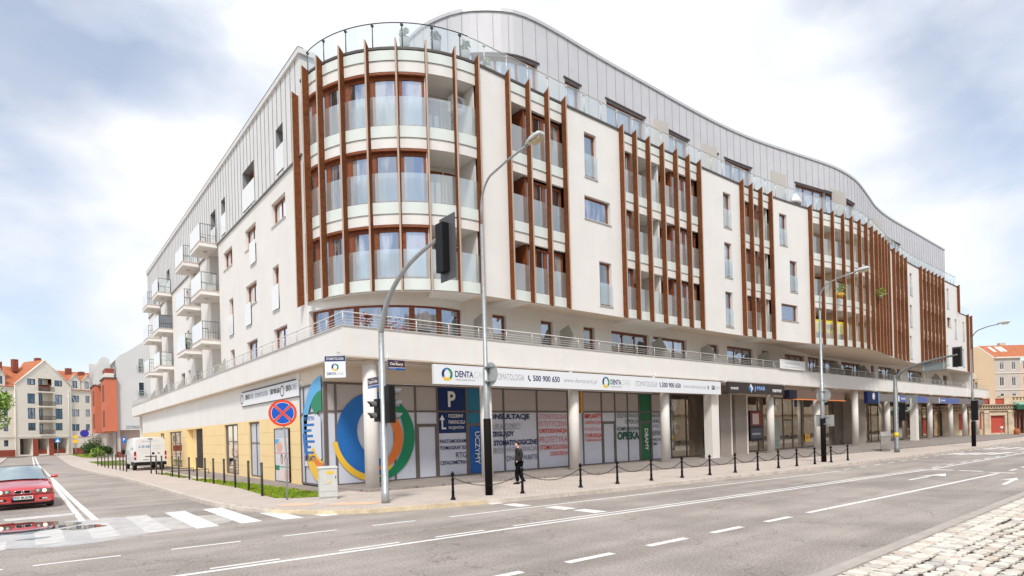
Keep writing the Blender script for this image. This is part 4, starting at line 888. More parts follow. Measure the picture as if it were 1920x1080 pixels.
# local y runs from the far edge (-.98) to the near edge (.98)
q(-.95,.95,0,2.42,mat('poster_ground',(.70,.68,.70),.4)); q(-.95,.95,2.0,2.42,mat('poster_top',(.52,.53,.58),.4),-.002); q(-.95,-.35,1.72,1.95,sblue,-.003); q(-.95,.95,1.28,1.31,redp,-.004); q(-.95,.95,.64,.68,green,-.004); q(-.95,-.4,.5,.72,green,-.005)
def ell(y,z,a,b,m,o): mb.mat(m); mb.face([(o,-(y+a*math.cos(t_)),z+b*math.sin(t_)) for t_ in [k*math.pi/9 for k in range(18)]])
ell(-.35,1.58,.42,.24,skin_,-.004); ell(.45,1.62,.3,.3,mat('poster_pale',(.8,.66,.6),.5),-.005); ell(-.05,1.02,.16,.24,hair_,-.005); ell(-.05,.98,.11,.18,skin_,-.006); ell(.55,.98,.22,.3,hair_,-.005); ell(.5,.92,.14,.2,skin_,-.006); ell(-.1,.3,.4,.28,mat('poster_pale',(.8,.66,.6),.5),-.005); ell(.6,.32,.3,.3,skin_,-.005)
mb.build('picture',parent=t,fixn=False)
mb=MB().mat(darkfr); mb.box(-.03,.0,-.99,-.95,-.02,2.45); mb.box(-.03,0,.95,.99,-.02,2.45); mb.box(-.03,0,-.95,.95,-.02,0.0); mb.box(-.03,0,-.95,.95,2.42,2.45); mb.build('frame',parent=t)
def winposter(name,label,x0,x1,z0,z1,bg,shapes):
    t=thing(name,label,'poster',((x0+x1)/2,22.57,z0)); w=(x1-x0)/2; mb=MB().mat(bg); mb.box(-w,w,-.01,0,0,z1-z0); mb.build('sheet',parent=t)
    mb=MB()
    for k,(a,b,c,d,m) in enumerate(shapes): mb.mat(m); mb.box(-w+2*w*a,-w+2*w*b,-.014-k*.003,-.011-k*.003,(z1-z0)*c,(z1-z0)*d)
    mb.build('print',parent=t)
dk_=mat('poster_dark',(.04,.03,.04),.5); rd_=mat('poster_dark_red',(.28,.05,.05),.5); sl_=mat('poster_slate',(.12,.13,.17),.5)
winposter('poster','tall dark poster with red picture hung in the stone shop window',41.7,43.6,1.0,3.3,dk_,((.05,.95,.5,.97,rd_),(.2,.7,.55,.9,mat('poster_pale',(.8,.66,.6),.5)),(.05,.95,.08,.42,sl_),(.15,.8,.2,.26,lgrey)))
winposter('poster','small yellow notice low in the glass left of the second lamp',50.7,51.6,.7,1.35,yel,((.2,.8,.3,.7,org),))
winposter('poster','pale poster with small dark heading in the stone shop window',40.2,41.4,2.1,2.9,mat('poster_cream',(.55,.48,.42),.6),((.3,.7,.35,.7,rd_),))
winposter('poster','pale green glass poster just right of the stone shop column',44.7,46.3,.3,2.6,mat('poster_green',(.35,.42,.36),.4),((.1,.9,.05,.3,mat('poster_green2',(.24,.33,.27),.4)),))
winposter('poster','row of pale notices low in the window of the grey fascia shop',72.3,74.4,.4,1.5,mat('poster_cream',(.55,.48,.42),.6),((.1,.45,.1,.8,white),(.55,.9,.1,.8,white)))
# banner on the terrace rail, yellow banner behind the fins, things on the terraces
t=thing('banner','white cloth banner with faint grey print tied to the terrace railing','banner',(42.65,19.7,6.12))
mb=MB().mat(white); mb.box(-1.95,1.95,-.015,0,0,.66); mb.build('cloth',parent=t)
mb=MB().mat(lgrey); mb.box(-1.2,1.0,-.022,-.018,.38,.45); mb.box(-1.3,1.2,-.022,-.018,.14,.18); mb.build('print',parent=t,fixn=False)
t=thing('banner','yellow banner with black digits hung on a loggia behind the brown fins','banner',(46,18.25,8.75))
mb=MB().mat(mat('banner_yellow',(.85,.68,.03),.6)); 
secs=[pt(MC,s,-.10,0) for s in (37.3,38.5,39.7,40.9,41.9)]
for a,b in zip(secs,secs[1:]): mb.face([(a[0]-46,a[1]-18.25,.05),(b[0]-46,b[1]-18.25,.05),(b[0]-46,b[1]-18.25,.98),(a[0]-46,a[1]-18.25,.98)])
mb.build('cloth',parent=t,fixn=False)
a=pt(MC,38.7,-.07,0); b=pt(MC,40.9,-.07,0); mb=MB(); text(mb,'0935',(a[0]-46,a[1]-18.25,.3),Vector((b[0]-a[0],b[1]-a[1],0)).normalized(),Z,1.5,.4,blk,.02); mb.build('lettering',parent=t,fixn=False)
t=thing('air_conditioner','white air conditioner on brackets high on the top corner loggia wall','air conditioner',(14.45,20.55,15.75))
mb=MB().mat(white); mb.box(-.42,.42,-.17,.17,.1,.68); mb.mat(darkfr); mb.lathe([(.2,-.19),(.2,-.17)],(0,0,0),3) if False else None
mb.mat(greyp); mb.face([(-.12+.22*math.cos(k*.4),-.175,.39+.22*math.sin(k*.4)) for k in range(16)]); mb.build('casing',parent=t)
mb=MB().mat(steel); mb.tube([(-.3,.2,.08),(-.3,-.22,.08),(-.3,.2,-.25)],.02,5); mb.tube([(.3,.2,.08),(.3,-.22,.08),(.3,.2,-.25)],.02,5); mb.build('bracket',parent=t)
def leafclump(mb,c,r,n,ms,size=.08,flat=1.):
    for _ in range(n):
        d=Vector((random.gauss(0,1),random.gauss(0,1),random.gauss(0,1)*flat)); d=d.normalized()*r*random.random()**.4; p=Vector(c)+d
        a=Vector((random.gauss(0,1),random.gauss(0,1),random.gauss(0,1))).normalized(); b=a.cross(Vector((random.gauss(0,1),random.gauss(0,1),random.gauss(0,1)))).normalized()
        s=size*random.uniform(.6,1.3); mb.mat(random.choice(ms)); mb.face([p-a*s,p+b*s*.5,p+a*s,p-b*s*.5])
lf=[mat('leaf_dark',(.04,.085,.02),.7),mat('leaf_mid',(.075,.15,.03),.7),mat('leaf_light',(.16,.27,.05),.7)]
lfy=[mat('leaf_bright',(.26,.42,.06),.7),mat('leaf_mid',(.075,.15,.03),.7),mat('leaf_yellowgreen',(.34,.48,.10),.7)]
rleaf=[mat('red_leaf',(.30,.05,.04),.7),mat('pink_leaf',(.55,.22,.22),.7),mat('brown_leaf',(.12,.04,.02),.7)]
potm=mat('grey_planter',(.42,.42,.38),.8)
def potted(x,y,z,label,ms,h=.6,r=.2,n=120,pr=.2,ph=.35,flat=1.4,group=None,pot=None,size=.06):
    t=thing('potted_plant',label,'potted plant',(x,y,z),group=group)
    mb=MB().mat(pot or potm); mb.lathe([(pr*.75,0),(pr,ph),(pr*.85,ph),(pr*.8,ph-.05)],(0,0,0),12); mb.build('pot',parent=t)
    mb=MB(); leafclump(mb,(0,0,ph+h*.45),r,n,ms,size,flat); mb.build('foliage',parent=t,fixn=False); return t
for i,(s,lb) in enumerate(((5.45,'grey planter with spiky plant leftmost on the roof edge above the rounded corner'),(6.85,'grey planter with a spiky plant behind roof glass, second from the left'),(8.3,'grey planter with a spiky plant behind roof glass, third from the left'),(9.5,'small grey planter on the roof edge, rightmost of the four'))):
    p=pt(MC,s,-.5,17.75-(.25 if i==3 else .0)); potted(*p,lb,[mat('dry_grass_leaf',(.35,.38,.25),.8)],h=.5,r=.22,n=60,pr=.22,ph=.5,group='planters along the roof edge',size=.12,flat=2)
potted(9.9,20.5,6.0,'red leaved climbing plant standing up behind the terrace railing at the corner',rleaf,h=.9,r=.25,n=200,pr=.12,ph=.15,flat=2.6)
potted(11.0,20.3,5.7,'low pink flowering bush behind the terrace railing at the corner',rleaf,h=.5,r=.5,n=260,pr=.25,ph=.3,flat=.5)
potted(46.2,17.8,11.4,'trailing green plants in an orange box on the loggia behind fins',lfy,h=.5,r=.55,n=240,pr=.3,ph=.3,pot=mat('orange_pot',(.75,.35,.06),.7))
potted(53.2,17.35,12.2,'bright green fern sticking out between the brown fins',lfy,h=.5,r=.42,n=200,pr=.12,ph=.2)
potted(8.62,45.5,8.48,'green plant in a dark pot on a side balcony, lowest of its stack',lfy,h=.5,r=.25,n=160,pr=.18,ph=.4,pot=darkfr)
t=thing('parasol','closed white parasol on the roof terrace behind the glass','parasol',(42.2,19.0,16.75))
mb=MB().mat(white); mb.loft([[(r*math.cos(k*math.pi/8),r*math.sin(k*math.pi/8)*.6,z) for k in range(16)] for r,z in ((.55,1.0),(.62,1.15),(.35,1.55),(.05,1.8))]); mb.build('canopy',parent=t); mb=MB().mat(steel); mb.tube([(0,0,0),(0,0,1.75)],.03,6); mb.build('pole',parent=t)
mb=MB().mat(blue); mb.loft([[(.05*a,.12*math.cos(k*1.05)*a,.16*math.sin(k*1.05)*a+z) for k in range(6)] for a,z in ((1,0),(1.2,-.35))]) ; o=mb.build('towel'); o.location=(8.36,57.6,12.5); tag(o,'blue cloth hung over the railing of a side balcony with a grey screen','towel')
# ================================================================= STREET FURNITURE
def lamp(x,y,h,arm,label,r0=.095,dark=False):
    t=thing('street_lamp',label,'street lamp',(x,y,.118),group='tall curved street lamps along the main street')
    g=galvd if dark else galv
    mb=MB().mat(g); mb.tube([(0,0,0),(0,0,4.1),(0,0,4.12),(0,0,h-1.6)],[r0,r0,r0*.78,r0*.55],12); mb.build('pole',parent=t)
    mb=MB().mat(g); pts=[(0,0,h-1.6),(0,0,h-1.1)]+[(0,-.75*(1-math.cos(a)),h-1.1+.95*math.sin(a)) for a in [R(12*k) for k in range(1,7)]]
    L_=pts[-1]; pts+=[(0,-arm*.6,L_[2]+.16),(0,-arm,L_[2]+.25)]; mb.tube(pts,.035,8); mb.build('arm',parent=t)
    ez=pts[-1][2]; mb=MB().mat(mat('lamp_housing',(.62,.62,.60),.4)); secs=[]
    for k,(yy_,w,hh) in enumerate(((0,.05,.05),(-.12,.10,.08),(-.3,.15,.13),(-.6,.16,.13),(-.72,.10,.06))): secs.append([(w*math.cos(a),-arm+.1+yy_,ez+.02+hh*max(-.35,math.sin(a))+.05*k*.3) for a in [R(30*j) for j in range(12)]])
    mb.loft(secs); hd=mb.build('lamp_head',parent=t)
    mb=MB().mat(mat('lamp_lens',(.62,.52,.33),.25)); mb.loft([[(w*math.cos(a),-arm+.1+yy_,ez+.02-dz+.03*max(-1,math.sin(a)) ) for a in [R(30*j) for j in range(12)]] for yy_,w,dz in ((-.22,.11,.03),(-.3,.13,.08),(-.58,.13,.08),(-.66,.09,.0))]); mb.build('lens',parent=hd)
    return t
def sleeve(t,h=2.47,r=.125):
    mb=MB().mat(sleevem); mb.lathe([(r,.0),(r,h-.02),(r*.9,h)],(0,0,0),14); mb.build('base_sleeve',parent=t)
l1=lamp(11.44,15.14,10.35,2.35,'tall grey street lamp in front of the clinic windows, nearest the camera'); sleeve(l1)
l2=lamp(32.47,13.5,9.6,1.8,'tall grey street lamp carrying a round sign and a rectangular sign'); sleeve(l2,2.3,.13)
l3=lamp(55.45,12.11,9.0,1.7,'thin dark street lamp with black base sleeve, farthest along the main street',.08,True); sleeve(l3,1.9,.14)
def backsign(x,y,z,r,label,rect=None):
    t=thing('traffic_sign',label,'traffic sign',(x,y,z)); mb=MB().mat(mat('sign_back_grey',(.42,.43,.42),.45,metal=.4))
    if rect: mb.box(.06,.075,-rect[0]/2,rect[0]/2,-rect[1]/2,rect[1]/2); mb.mat(darkfr); mb.box(.058,.0605,-rect[0]/2,rect[0]/2,rect[1]/2-.03,rect[1]/2)
    else:
        mb.loft([[(xx,r*math.cos(2*math.pi*k/28),r*math.sin(2*math.pi*k/28)) for k in range(28)] for xx in (.06,.078)],smooth=False)
    mb.build('plate',parent=t)
    mb=MB().mat(galv); s=r*.6 if not rect else rect[1]*.3
    for zz in (-s,s): mb.box(.03,.06,-r*.75 if not rect else -.3,r*.75 if not rect else .3,zz-.015,zz+.015); mb.box(-.1,.04,-.09,.09,zz-.02,zz+.02)
    mb.build('bracket',parent=t); return t
backsign(11.44,15.0,4.02,.38,'back of a round grey traffic sign on the nearest street lamp')
backsign(32.47,13.46,3.63,.37,'back of a round grey traffic sign on the second street lamp')
backsign(32.47,13.42,2.31,.3,'back of a rectangular grey sign below the round one on the second street lamp',rect=(.92,.62))
mb=MB().mat(redp); mb.lathe([(.09,0),(.09,.14)],(0,0,0),12); mb.mat(mat('faded_pink',(.62,.42,.42),.6)); mb.lathe([(.091,-.30),(.091,-.02)],(0,0,0),12); o=mb.build('sticker_wrap'); o.location=(32.47,13.5,2.85); tag(o,'red and white sticker wrapped round the second lamp just above its black sleeve','sticker')
# traffic signal heads (local: faces +x, housing on the -x side)
def signal_head(name,label,loc,w=.32,h=1.05,d=.22,plate=None,visor=.24,rz=0,n=3,group=None,visr=.11):
    t=thing(name,label,'traffic light',loc,rz,group)
    mb=MB().mat(black); secs=[]
    mb.box(-d,0,-w/2,w/2,0,h); mb.build('housing',parent=t)
    if plate:
        mb=MB().mat(mat('backplate_grey',(.10,.10,.105),.5)); a,b,c,dd=plate; mb.box(.0,.02,a,b,c,dd); mb.build('backplate',parent=t)
    for k in range(n):
        z=h*(k+.5)/n; mb=MB().mat(mat('visor_grey',(.16,.16,.165),.35)); 
        for i in range(14):
            a0,a1=R(-40+260*i/14),R(-40+260*(i+1)/14); r=visr
            f0=lambda a,x: (x,r*math.cos(a),z+r*math.sin(a)); v0=visor*(.55+.45*max(0,math.sin(a0))); v1=visor*(.55+.45*max(0,math.sin(a1)))
            mb.face([f0(a0,.02),f0(a1,.02),f0(a1,.02+v1),f0(a0,.02+v0)])
        mb.build('visor',parent=t,fixn=False)
        mb=MB().mat(mat('lens_'+'green amber red'.split()[k%3] if n==3 else 'lens_dark',((.02,.10,.05),(.16,.09,.01),(.16,.015,.01))[k%3] if n==3 else (.03,.03,.03),.2)); mb.face([(.03,r_*math.cos(j*.524),z+r_*math.sin(j*.524)) for r_ in (visr*.9,) for j in range(12)]); mb.build('lens',parent=t,fixn=False)
    return t
def mastarm(x,y,pts,rr,label,dark=False):
    t=thing('traffic_light_mast',label,'traffic light mast',(x,y,.118),group='curved traffic light masts at the kerb'); g=galvd if dark else galv
    mb=MB().mat(g); mb.tube([(0,0,0),(0,0,.35),(0,0,.36),(0,0,4.2),(0,0,4.22),(0,0,5.1)],[rr*1.15,rr*1.15,rr,rr,rr*.82,rr*.8],14); mb.build('pole',parent=t)
    mb=MB().mat(g); P_=[Vector((0,0,5.08))]+[Vector((0,a-y,b-.118)) for a,b in pts]; sm=cr_(P_,5) if False else P_
    out_=[]
    for i in range(len(P_)-1):
        p0=P_[max(0,i-1)];p1=P_[i];p2=P_[i+1];p3=P_[min(len(P_)-1,i+2)]
        for k in range(5): q_=k/5; out_.append(.5*((2*p1)+(-p0+p2)*q_+(2*p0-5*p1+4*p2-p3)*q_*q_+(-p0+3*p1-3*p2+p3)*q_**3))
    out_.append(P_[-1]); n_=len(out_); mb.tube(out_,[rr*.8-(rr*.35)*k/n_ for k in range(n_)],12); mb.build('arm',parent=t)
    return t
mastarm(8.16,15.93,[(15.68,5.75),(15.35,6.15),(14.84,6.52),(14.22,6.80),(13.5,6.98),(12.62,7.12)],.105,'grey curved traffic light mast at the corner kerb with its arm over the road')
signal_head('traffic_light','large black traffic light with grey backplate hanging on the arm of the nearer mast',(8.24,12.44,6.2),w=.32,h=1.22,d=.2,plate=(-.42,.27,-.2,1.42),visor=.34,visr=.11)
signal_head('traffic_light','black three-lamp traffic light low on the right of the nearer mast',(8.36,15.72,2.5),w=.36,h=1.1,d=.2,visor=.30,visr=.115)
signal_head('traffic_light','black two-lamp pedestrian light low on the left of the nearer mast',(8.0,16.05,2.55),w=.30,h=.68,d=.16,visor=.26,rz=R(180),n=2,visr=.10)
def plate(label,loc,u,n,w,h,word):
    t=thing('street_name_sign',label,'street sign',loc); u=Vector(u); n=Vector(n)
    mb=MB().mat(mat('enamel_blue',(.02,.10,.34),.3)); mb.obox((0,0,0),u,n,Z,w/2,.008,h/2); mb.mat(mat('enamel_brown',(.075,.03,.028),.3)); mb.obox(n*.009+Z*(h*.13),u,n,Z,w/2-.012,.002,h*.33); mb.mat(white); mb.obox(n*.0085-Z*(h*.255),u,n,Z,w/2-.01,.0015,.006); mb.build('plate',parent=t)
    mb=MB(); text(mb,word,n*.014-u*(w*.40)-Z*(h*.10),u,Z,w*.8,h*.36,white,.02); text(mb,'ulica',n*.014-u*(w*.12)+Z*(h*.30),u,Z,w*.22,h*.1,white,.0); text(mb,'Stare Miasto',n*.014-u*(w*.44)-Z*(h*.43),u,Z,w*.4,h*.10,white,.0); mb.build('lettering',parent=t,fixn=False)
plate('dark street name plate reading Garbary on the right of the nearer mast',(8.62,15.88,4.25),(1,0,0),(0,-1,0),.56,.30,'Garbary')
plate('dark street name plate reading Szyperska on the left of the nearer mast',(8.08,16.36,3.74),(0,-1,0),(-1,0,0),.74,.32,'Szyperska')
m2=mastarm(44.51,13.84,[(13.77,5.1),(13.35,5.5),(12.4,5.85),(11.3,6.08),(10.4,6.2)],.14,'dark curved traffic light mast farther along the kerb with its arm over the road',True)
signal_head('traffic_light','large black traffic light seen from behind on the arm of the farther mast',(44.6,10.45,5.5),w=.34,h=1.1,d=.14,plate=(-.26,.26,-.05,1.2),visor=.25)
signal_head('traffic_light','black traffic light low on the farther mast',(44.75,13.5,2.2),w=.36,h=1.15,d=.2,visor=.3)
t=thing('direction_sign','grey back of a wide sign hanging under the arm of the farther mast','traffic sign',(44.6,11.75,5.45)); mb=MB().mat(mat('sign_back_dark',(.25,.28,.28),.5,metal=.3)); mb.box(0,.03,-.72,.62,-.1,.45); mb.mat(steel); mb.box(-.02,0,-.62,-.58,-.05,.5); mb.box(-.02,0,.48,.52,-.05,.5); mb.mat(darkfr); mb.box(-.01,.0,-.72,.62,-.13,-.1); mb.build('panel',parent=t)
t=thing('traffic_sign','small grey square sign back on a bent bracket beside the farther mast','traffic sign',(44.6,13.0,3.35)); mb=MB().mat(mat('sign_back_dark',(.25,.28,.28),.5)); mb.box(0,.02,-.35,.3,-.05,.5); mb.build('panel',parent=t); mb=MB().mat(steel); mb.tube([(0,0,.3),(0,0,-.35),(0,.2,-.5),(0,.8,-.5)],.03,6); mb.build('bracket',parent=t)
mb=MB().mat(mat('sticker_yellow',(.8,.6,.03),.5)); mb.lathe([(.145,0),(.145,.28)],(0,0,0),12); o=mb.build('sticker_wrap'); o.location=(44.51,13.84,1.15); tag(o,'yellow sticker wrapped low round the farther traffic light mast','sticker')
for i,(dy,z) in enumerate(((-.2,2.1),(.05,1.75),(-.15,1.4))): pass
signal_head('traffic_light','dark traffic light on the farthest street lamp',(55.6,12.0,2.1),w=.4,h=1.5,d=.3,visor=.3)
# no stopping sign
t=thing('traffic_sign','round blue no-stopping sign with red cross on a thin pole beside the grass','traffic sign',(6.47,19.54,.118))
mb=MB().mat(galv); mb.tube([(0,0,0),(.03,0,1.3),(-.05,.0,2.6),(-.06,0,3.1)],.03,8); mb.build('pole',parent=t)
n=Vector((-.32,-.947,0)).normalized(); u=Vector((.947,-.32,0)).normalized(); c=Vector((-.06,0,2.84))+n*.04; rs=.435
mb=MB(); mb.mat(mat('sign_back_grey',(.42,.43,.42),.45,metal=.4)); mb.loft([[c-n*.02*k+u*rs*math.cos(2*math.pi*j/32)+Z*rs*math.sin(2*math.pi*j/32) for j in range(32)] for k in (0,1)],smooth=False)
sr=mat('sign_red',(.72,.07,.03),.35); sb=mat('sign_blue',(.01,.10,.50),.35)
disc(mb,c+n*.002,u,Z,rs,sr,36); disc(mb,c+n*.004,u,Z,rs*.81,white,36)
for k in range(4):
    a0=45+90*k; d=Vector((0,0,0)); mb.mat(sb); off=(u*math.cos(R(a0+45))+Z*math.sin(R(a0+45)))*(rs*.125)
    pts=[c+n*.006+off]
    for j in range(13):
        a=R(a0+7.5+75*j/12); pts.append(c+n*.006+(u*math.cos(a)+Z*math.sin(a))*rs*.78)
    mb.face(pts)
for a in (45,135):
    d=u*math.cos(R(a))+Z*math.sin(R(a)); e_=u*-math.sin(R(a))+Z*math.cos(R(a)); mb.mat(sr); oo=c+n*(.008 if a==45 else .010); mb.face([oo-d*rs*.82-e_*.035,oo+d*rs*.82-e_*.035,oo+d*rs*.82+e_*.035,oo-d*rs*.82+e_*.035])
mb.build('sign_face',parent=t,fixn=False)
# electrical cabinets
t=thing('utility_cabinet','pale grey electrical cabinet with yellow warning sticker standing on the corner pavement','cabinet',(7.42,18.45,.118),rz=R(-12))
cm=mat('cabinet_grey',(.60,.61,.58),.5,var=.05,scale=4); mb=MB().mat(cm); mb.box(-.28,.28,-.14,.14,.08,1.02); mb.box(-.26,.26,-.12,.12,0,.08); mb.build('body',parent=t)
mb=MB().mat(cm); mb.hexa([(-.31,-.17,1.02),(.31,-.17,1.02),(.31,.17,1.02),(-.31,.17,1.02)],[(-.29,-.15,1.06),(.29,-.15,1.06),(.29,.15,1.08),(-.29,.15,1.08)]); mb.build('lid',parent=t)
mb=MB().mat(cm); mb.box(-.26,.26,-.152,-.14,.28,.98); mb.box(-.26,.26,-.150,-.14,.10,.26); mb.mat(darkfr); mb.box(.21,.235,-.162,-.152,.68,.76); mb.mat(greyp); mb.box(-.15,.05,-.154,-.152,.50,.512); d=mb.build('door',parent=t)
mb=MB().mat(yel); mb.box(-.06,.17,-.156,-.152,.83,.92); mb.box(.0,.07,-.156,-.152,.53,.60); mb.build('warning_sticker',parent=d)
t=thing('utility_cabinet','old rusty grey cabinet with rounded top on the kerb near the farther mast','cabinet',(46.94,15.29,.118),rz=R(20))
mb=MB().mat(mat('old_cabinet',(.36,.34,.31),.7,var=.2,scale=6)); mb.hexa([(-.5,-.3,.1),(.5,-.3,.1),(.5,.3,.1),(-.5,.3,.1)],[(-.5,-.3,1.05),(.5,-.3,1.05),(.5,.3,1.05),(-.5,.3,1.05)]); mb.box(-.46,.46,-.27,.27,0,.1); mb.hexa([(-.52,-.32,1.051),(.52,-.32,1.051),(.52,.32,1.051),(-.52,.32,1.051)],[(-.1,-.3,1.35),(.1,-.3,1.35),(.1,.3,1.35),(-.1,.3,1.35)]); mb.build('body',parent=t)
# cast iron posts and chains
pp=[(9.92,14.95),(12.41,14.61),(14.94,14.42),(16.74,14.28),(18.5,14.08),(20.2,13.86),(21.88,13.66),(23.6,13.5),(25.25,13.35),(26.95,13.24),(28.65,13.17),(30.45,13.1),(32.2,13.03),(34.2,12.98)]
def chain_post():
    t=thing('chain_post','', 'bollard',(0,0,0)); mb=MB().mat(castiron)
    mb.lathe([(.085,0),(.085,.025),(.062,.04),(.06,.075),(.047,.10),(.043,.22),(.052,.235),(.052,.25),(.041,.27),(.036,.58),(.05,.60),(.05,.625),(.036,.645),(.03,.70),(.034,.72)],(0,0,0),12); mb.build('shaft',parent=t)
    mb=MB().mat(castiron); mb.lathe([(.02,.715),(.048,.735),(.062,.765),(.06,.795),(.04,.825),(.018,.84),(.022,.855),(.004,.875)],(0,0,0),12); mb.build('finial',parent=t); return t
pl=['first black cast-iron chain post from the left, beside the nearer mast','second black chain post from the left, just right of the nearest lamp','third black chain post from the left, in front of the orange lettered window']+['%s black chain post from the left in the kerbside row'%w for w in ('fourth','fifth','sixth','seventh','eighth','ninth','tenth','eleventh')]+['black chain post just left of the second street lamp','black chain post just right of the second street lamp','last black chain post at the right end of the kerbside row']
proto=chain_post(); proto['group']='black chain posts along the kerb'
for i,(x,y) in enumerate(pp):
    if i==0: proto.location=(x,y,.118); proto['label']=pl[0]
    else: clone(proto,(x,y,.118),0,pl[i])
for i in range(len(pp)-1):
    a=Vector((*pp[i],.118+.66)); b=Vector((*pp[i+1],.118+.66)); d=(b-a); L_=d.length; d.normalize(); a=a+d*.045; b=b-d*.045; sag=.30 if L_>2.2 else .26
    n=max(14,int(L_*1.06/.052)); mb=MB().mat(castiron); prev=None; side=Vector((-d.y,d.x,0))
    P_=[a.lerp(b,k/n)-Z*sag*4*(k/n)*(1-k/n) for k in range(n+1)]
    for k in range(n):
        c=(P_[k]+P_[k+1])/2; t_=(P_[k+1]-P_[k]).normalized(); w=side if k%2 else t_.cross(side)
        ring=[]
        for j in range(6):
            an=j*math.pi/3; ctr=c+t_*.033*math.cos(an)+w*.016*math.sin(an); rad=(t_*math.cos(an)*.033+w*math.sin(an)*.016).normalized(); nn=t_.cross(w)
            ring.append([ctr+rad*.007,ctr+nn*.007,ctr-rad*.007,ctr-nn*.007])
        mb.loft(ring+[ring[0]],caps=False)
    o=mb.build('chain',fixn=False); words=('first','second','third','fourth','fifth','sixth','seventh','eighth','ninth','tenth','eleventh','twelfth','last')
    tag(o,'%s sagging black chain from the left between two kerbside posts'%words[i],'chain','chains hung between the black kerb posts')
# slim bollards along the side street
bl=[(6.31,21.63),(6.62,24.4),(6.68,26.6),(6.75,28.71),(6.62,30.1),(6.58,31.6),(6.5,33.0),(6.45,34.6),(6.4,37.1),(6.36,38.8),(6.24,41.5),(6.15,42.9),(6.02,44.0)]
t=thing('slim_bollard','', 'bollard',(0,0,0),group='slim dark bollards beside the grass'); mb=MB().mat(mat('bollard_brown',(.06,.05,.045),.5,var=.2)); mb.tube([(0,0,0),(0,0,1.12)],.043,10); mb.build('shaft',parent=t); mb=MB().mat(darkfr); mb.lathe([(.043,1.12),(.05,1.125),(.05,1.17),(.03,1.19)],(0,0,0),10); mb.build('cap',parent=t)
w=('nearest','second nearest','third nearest','fourth nearest','fifth nearest','sixth nearest','seventh nearest','eighth nearest','ninth nearest','tenth nearest','eleventh nearest','twelfth nearest','farthest')
for i,(x,y) in enumerate(bl):
    lb='%s slim dark bollard in the row beside the grass strip'%w[i]
    if i==0: t.location=(x,y,.118); t['label']=lb
    else: clone(t,(x,y,.118),0,lb)
fb=[(5.26,49.4),(5.26,51.2),(5.2,52.6),(5.13,54.6),(5.09,56.6),(4.99,58.6),(4.94,60.9),(4.91,63.3),(4.8,65.6)]
w=('nearest','second','third','fourth','fifth','sixth','seventh','eighth','farthest')
for i,(x,y) in enumerate(fb): clone(t,(x,y,.118),0,'%s slim bollard left of the white van, counting away from the camera'%w[i])['group']='slim bollards left of the van'
mb=MB().mat(darkfr)
for a,b in (((6.2,42.3),(8.2,42.6)),((6.3,39),(8.4,39.4))): mb.tube([(*a,.118),(*a,.42),(*b,.42),(*b,.118)],.025,6)
tag(mb.build('low_rail'),'low dark metal hoops on the paving behind the slim bollards','rail')
# ================================================================= VEHICLES
carred=mat('red_car_paint',(.62,.012,.016),.22,coat=1,spec=.7)
carred.node_tree.nodes['Principled BSDF'].inputs['Coat IOR'].default_value=2.1; tyre=mat('tyre_rubber',(.02,.02,.02),.8); rimm=mat('alloy_rim',(.45,.45,.45),.35,metal=.7); chrome=mat('chrome',(.75,.75,.75),.15,metal=1); cg=glassmat('car_glass',diff=(.10,.12,.12),refl=(.84,.97,.93),fac=.68,curtain=.3)
def wheel(parent,x,y,r,w,side):
    mb=MB().mat(tyre); prof=[(r*.62,-w/2),(r*.93,-w/2),(r,-w*.35),(r,w*.35),(r*.93,w/2),(r*.62,w/2)]
    secs=[[(x+zz,y+rr_*math.cos(a),r+rr_*math.sin(a)) for a in [2*math.pi*k/20 for k in range(20)]] for rr_,zz in prof]; mb.loft(secs); wh=mb.build('wheel',parent=parent)
    mb=MB().mat(rimm); sx=side*w*.42
    mb.loft([[(x+sx*f_,y+rr_*math.cos(a),r+rr_*math.sin(a)) for a in [2*math.pi*k/20 for k in range(20)]] for rr_,f_ in ((r*.62,1),(r*.55,.75),(r*.2,.95))]); mb.build('rim',parent=wh)
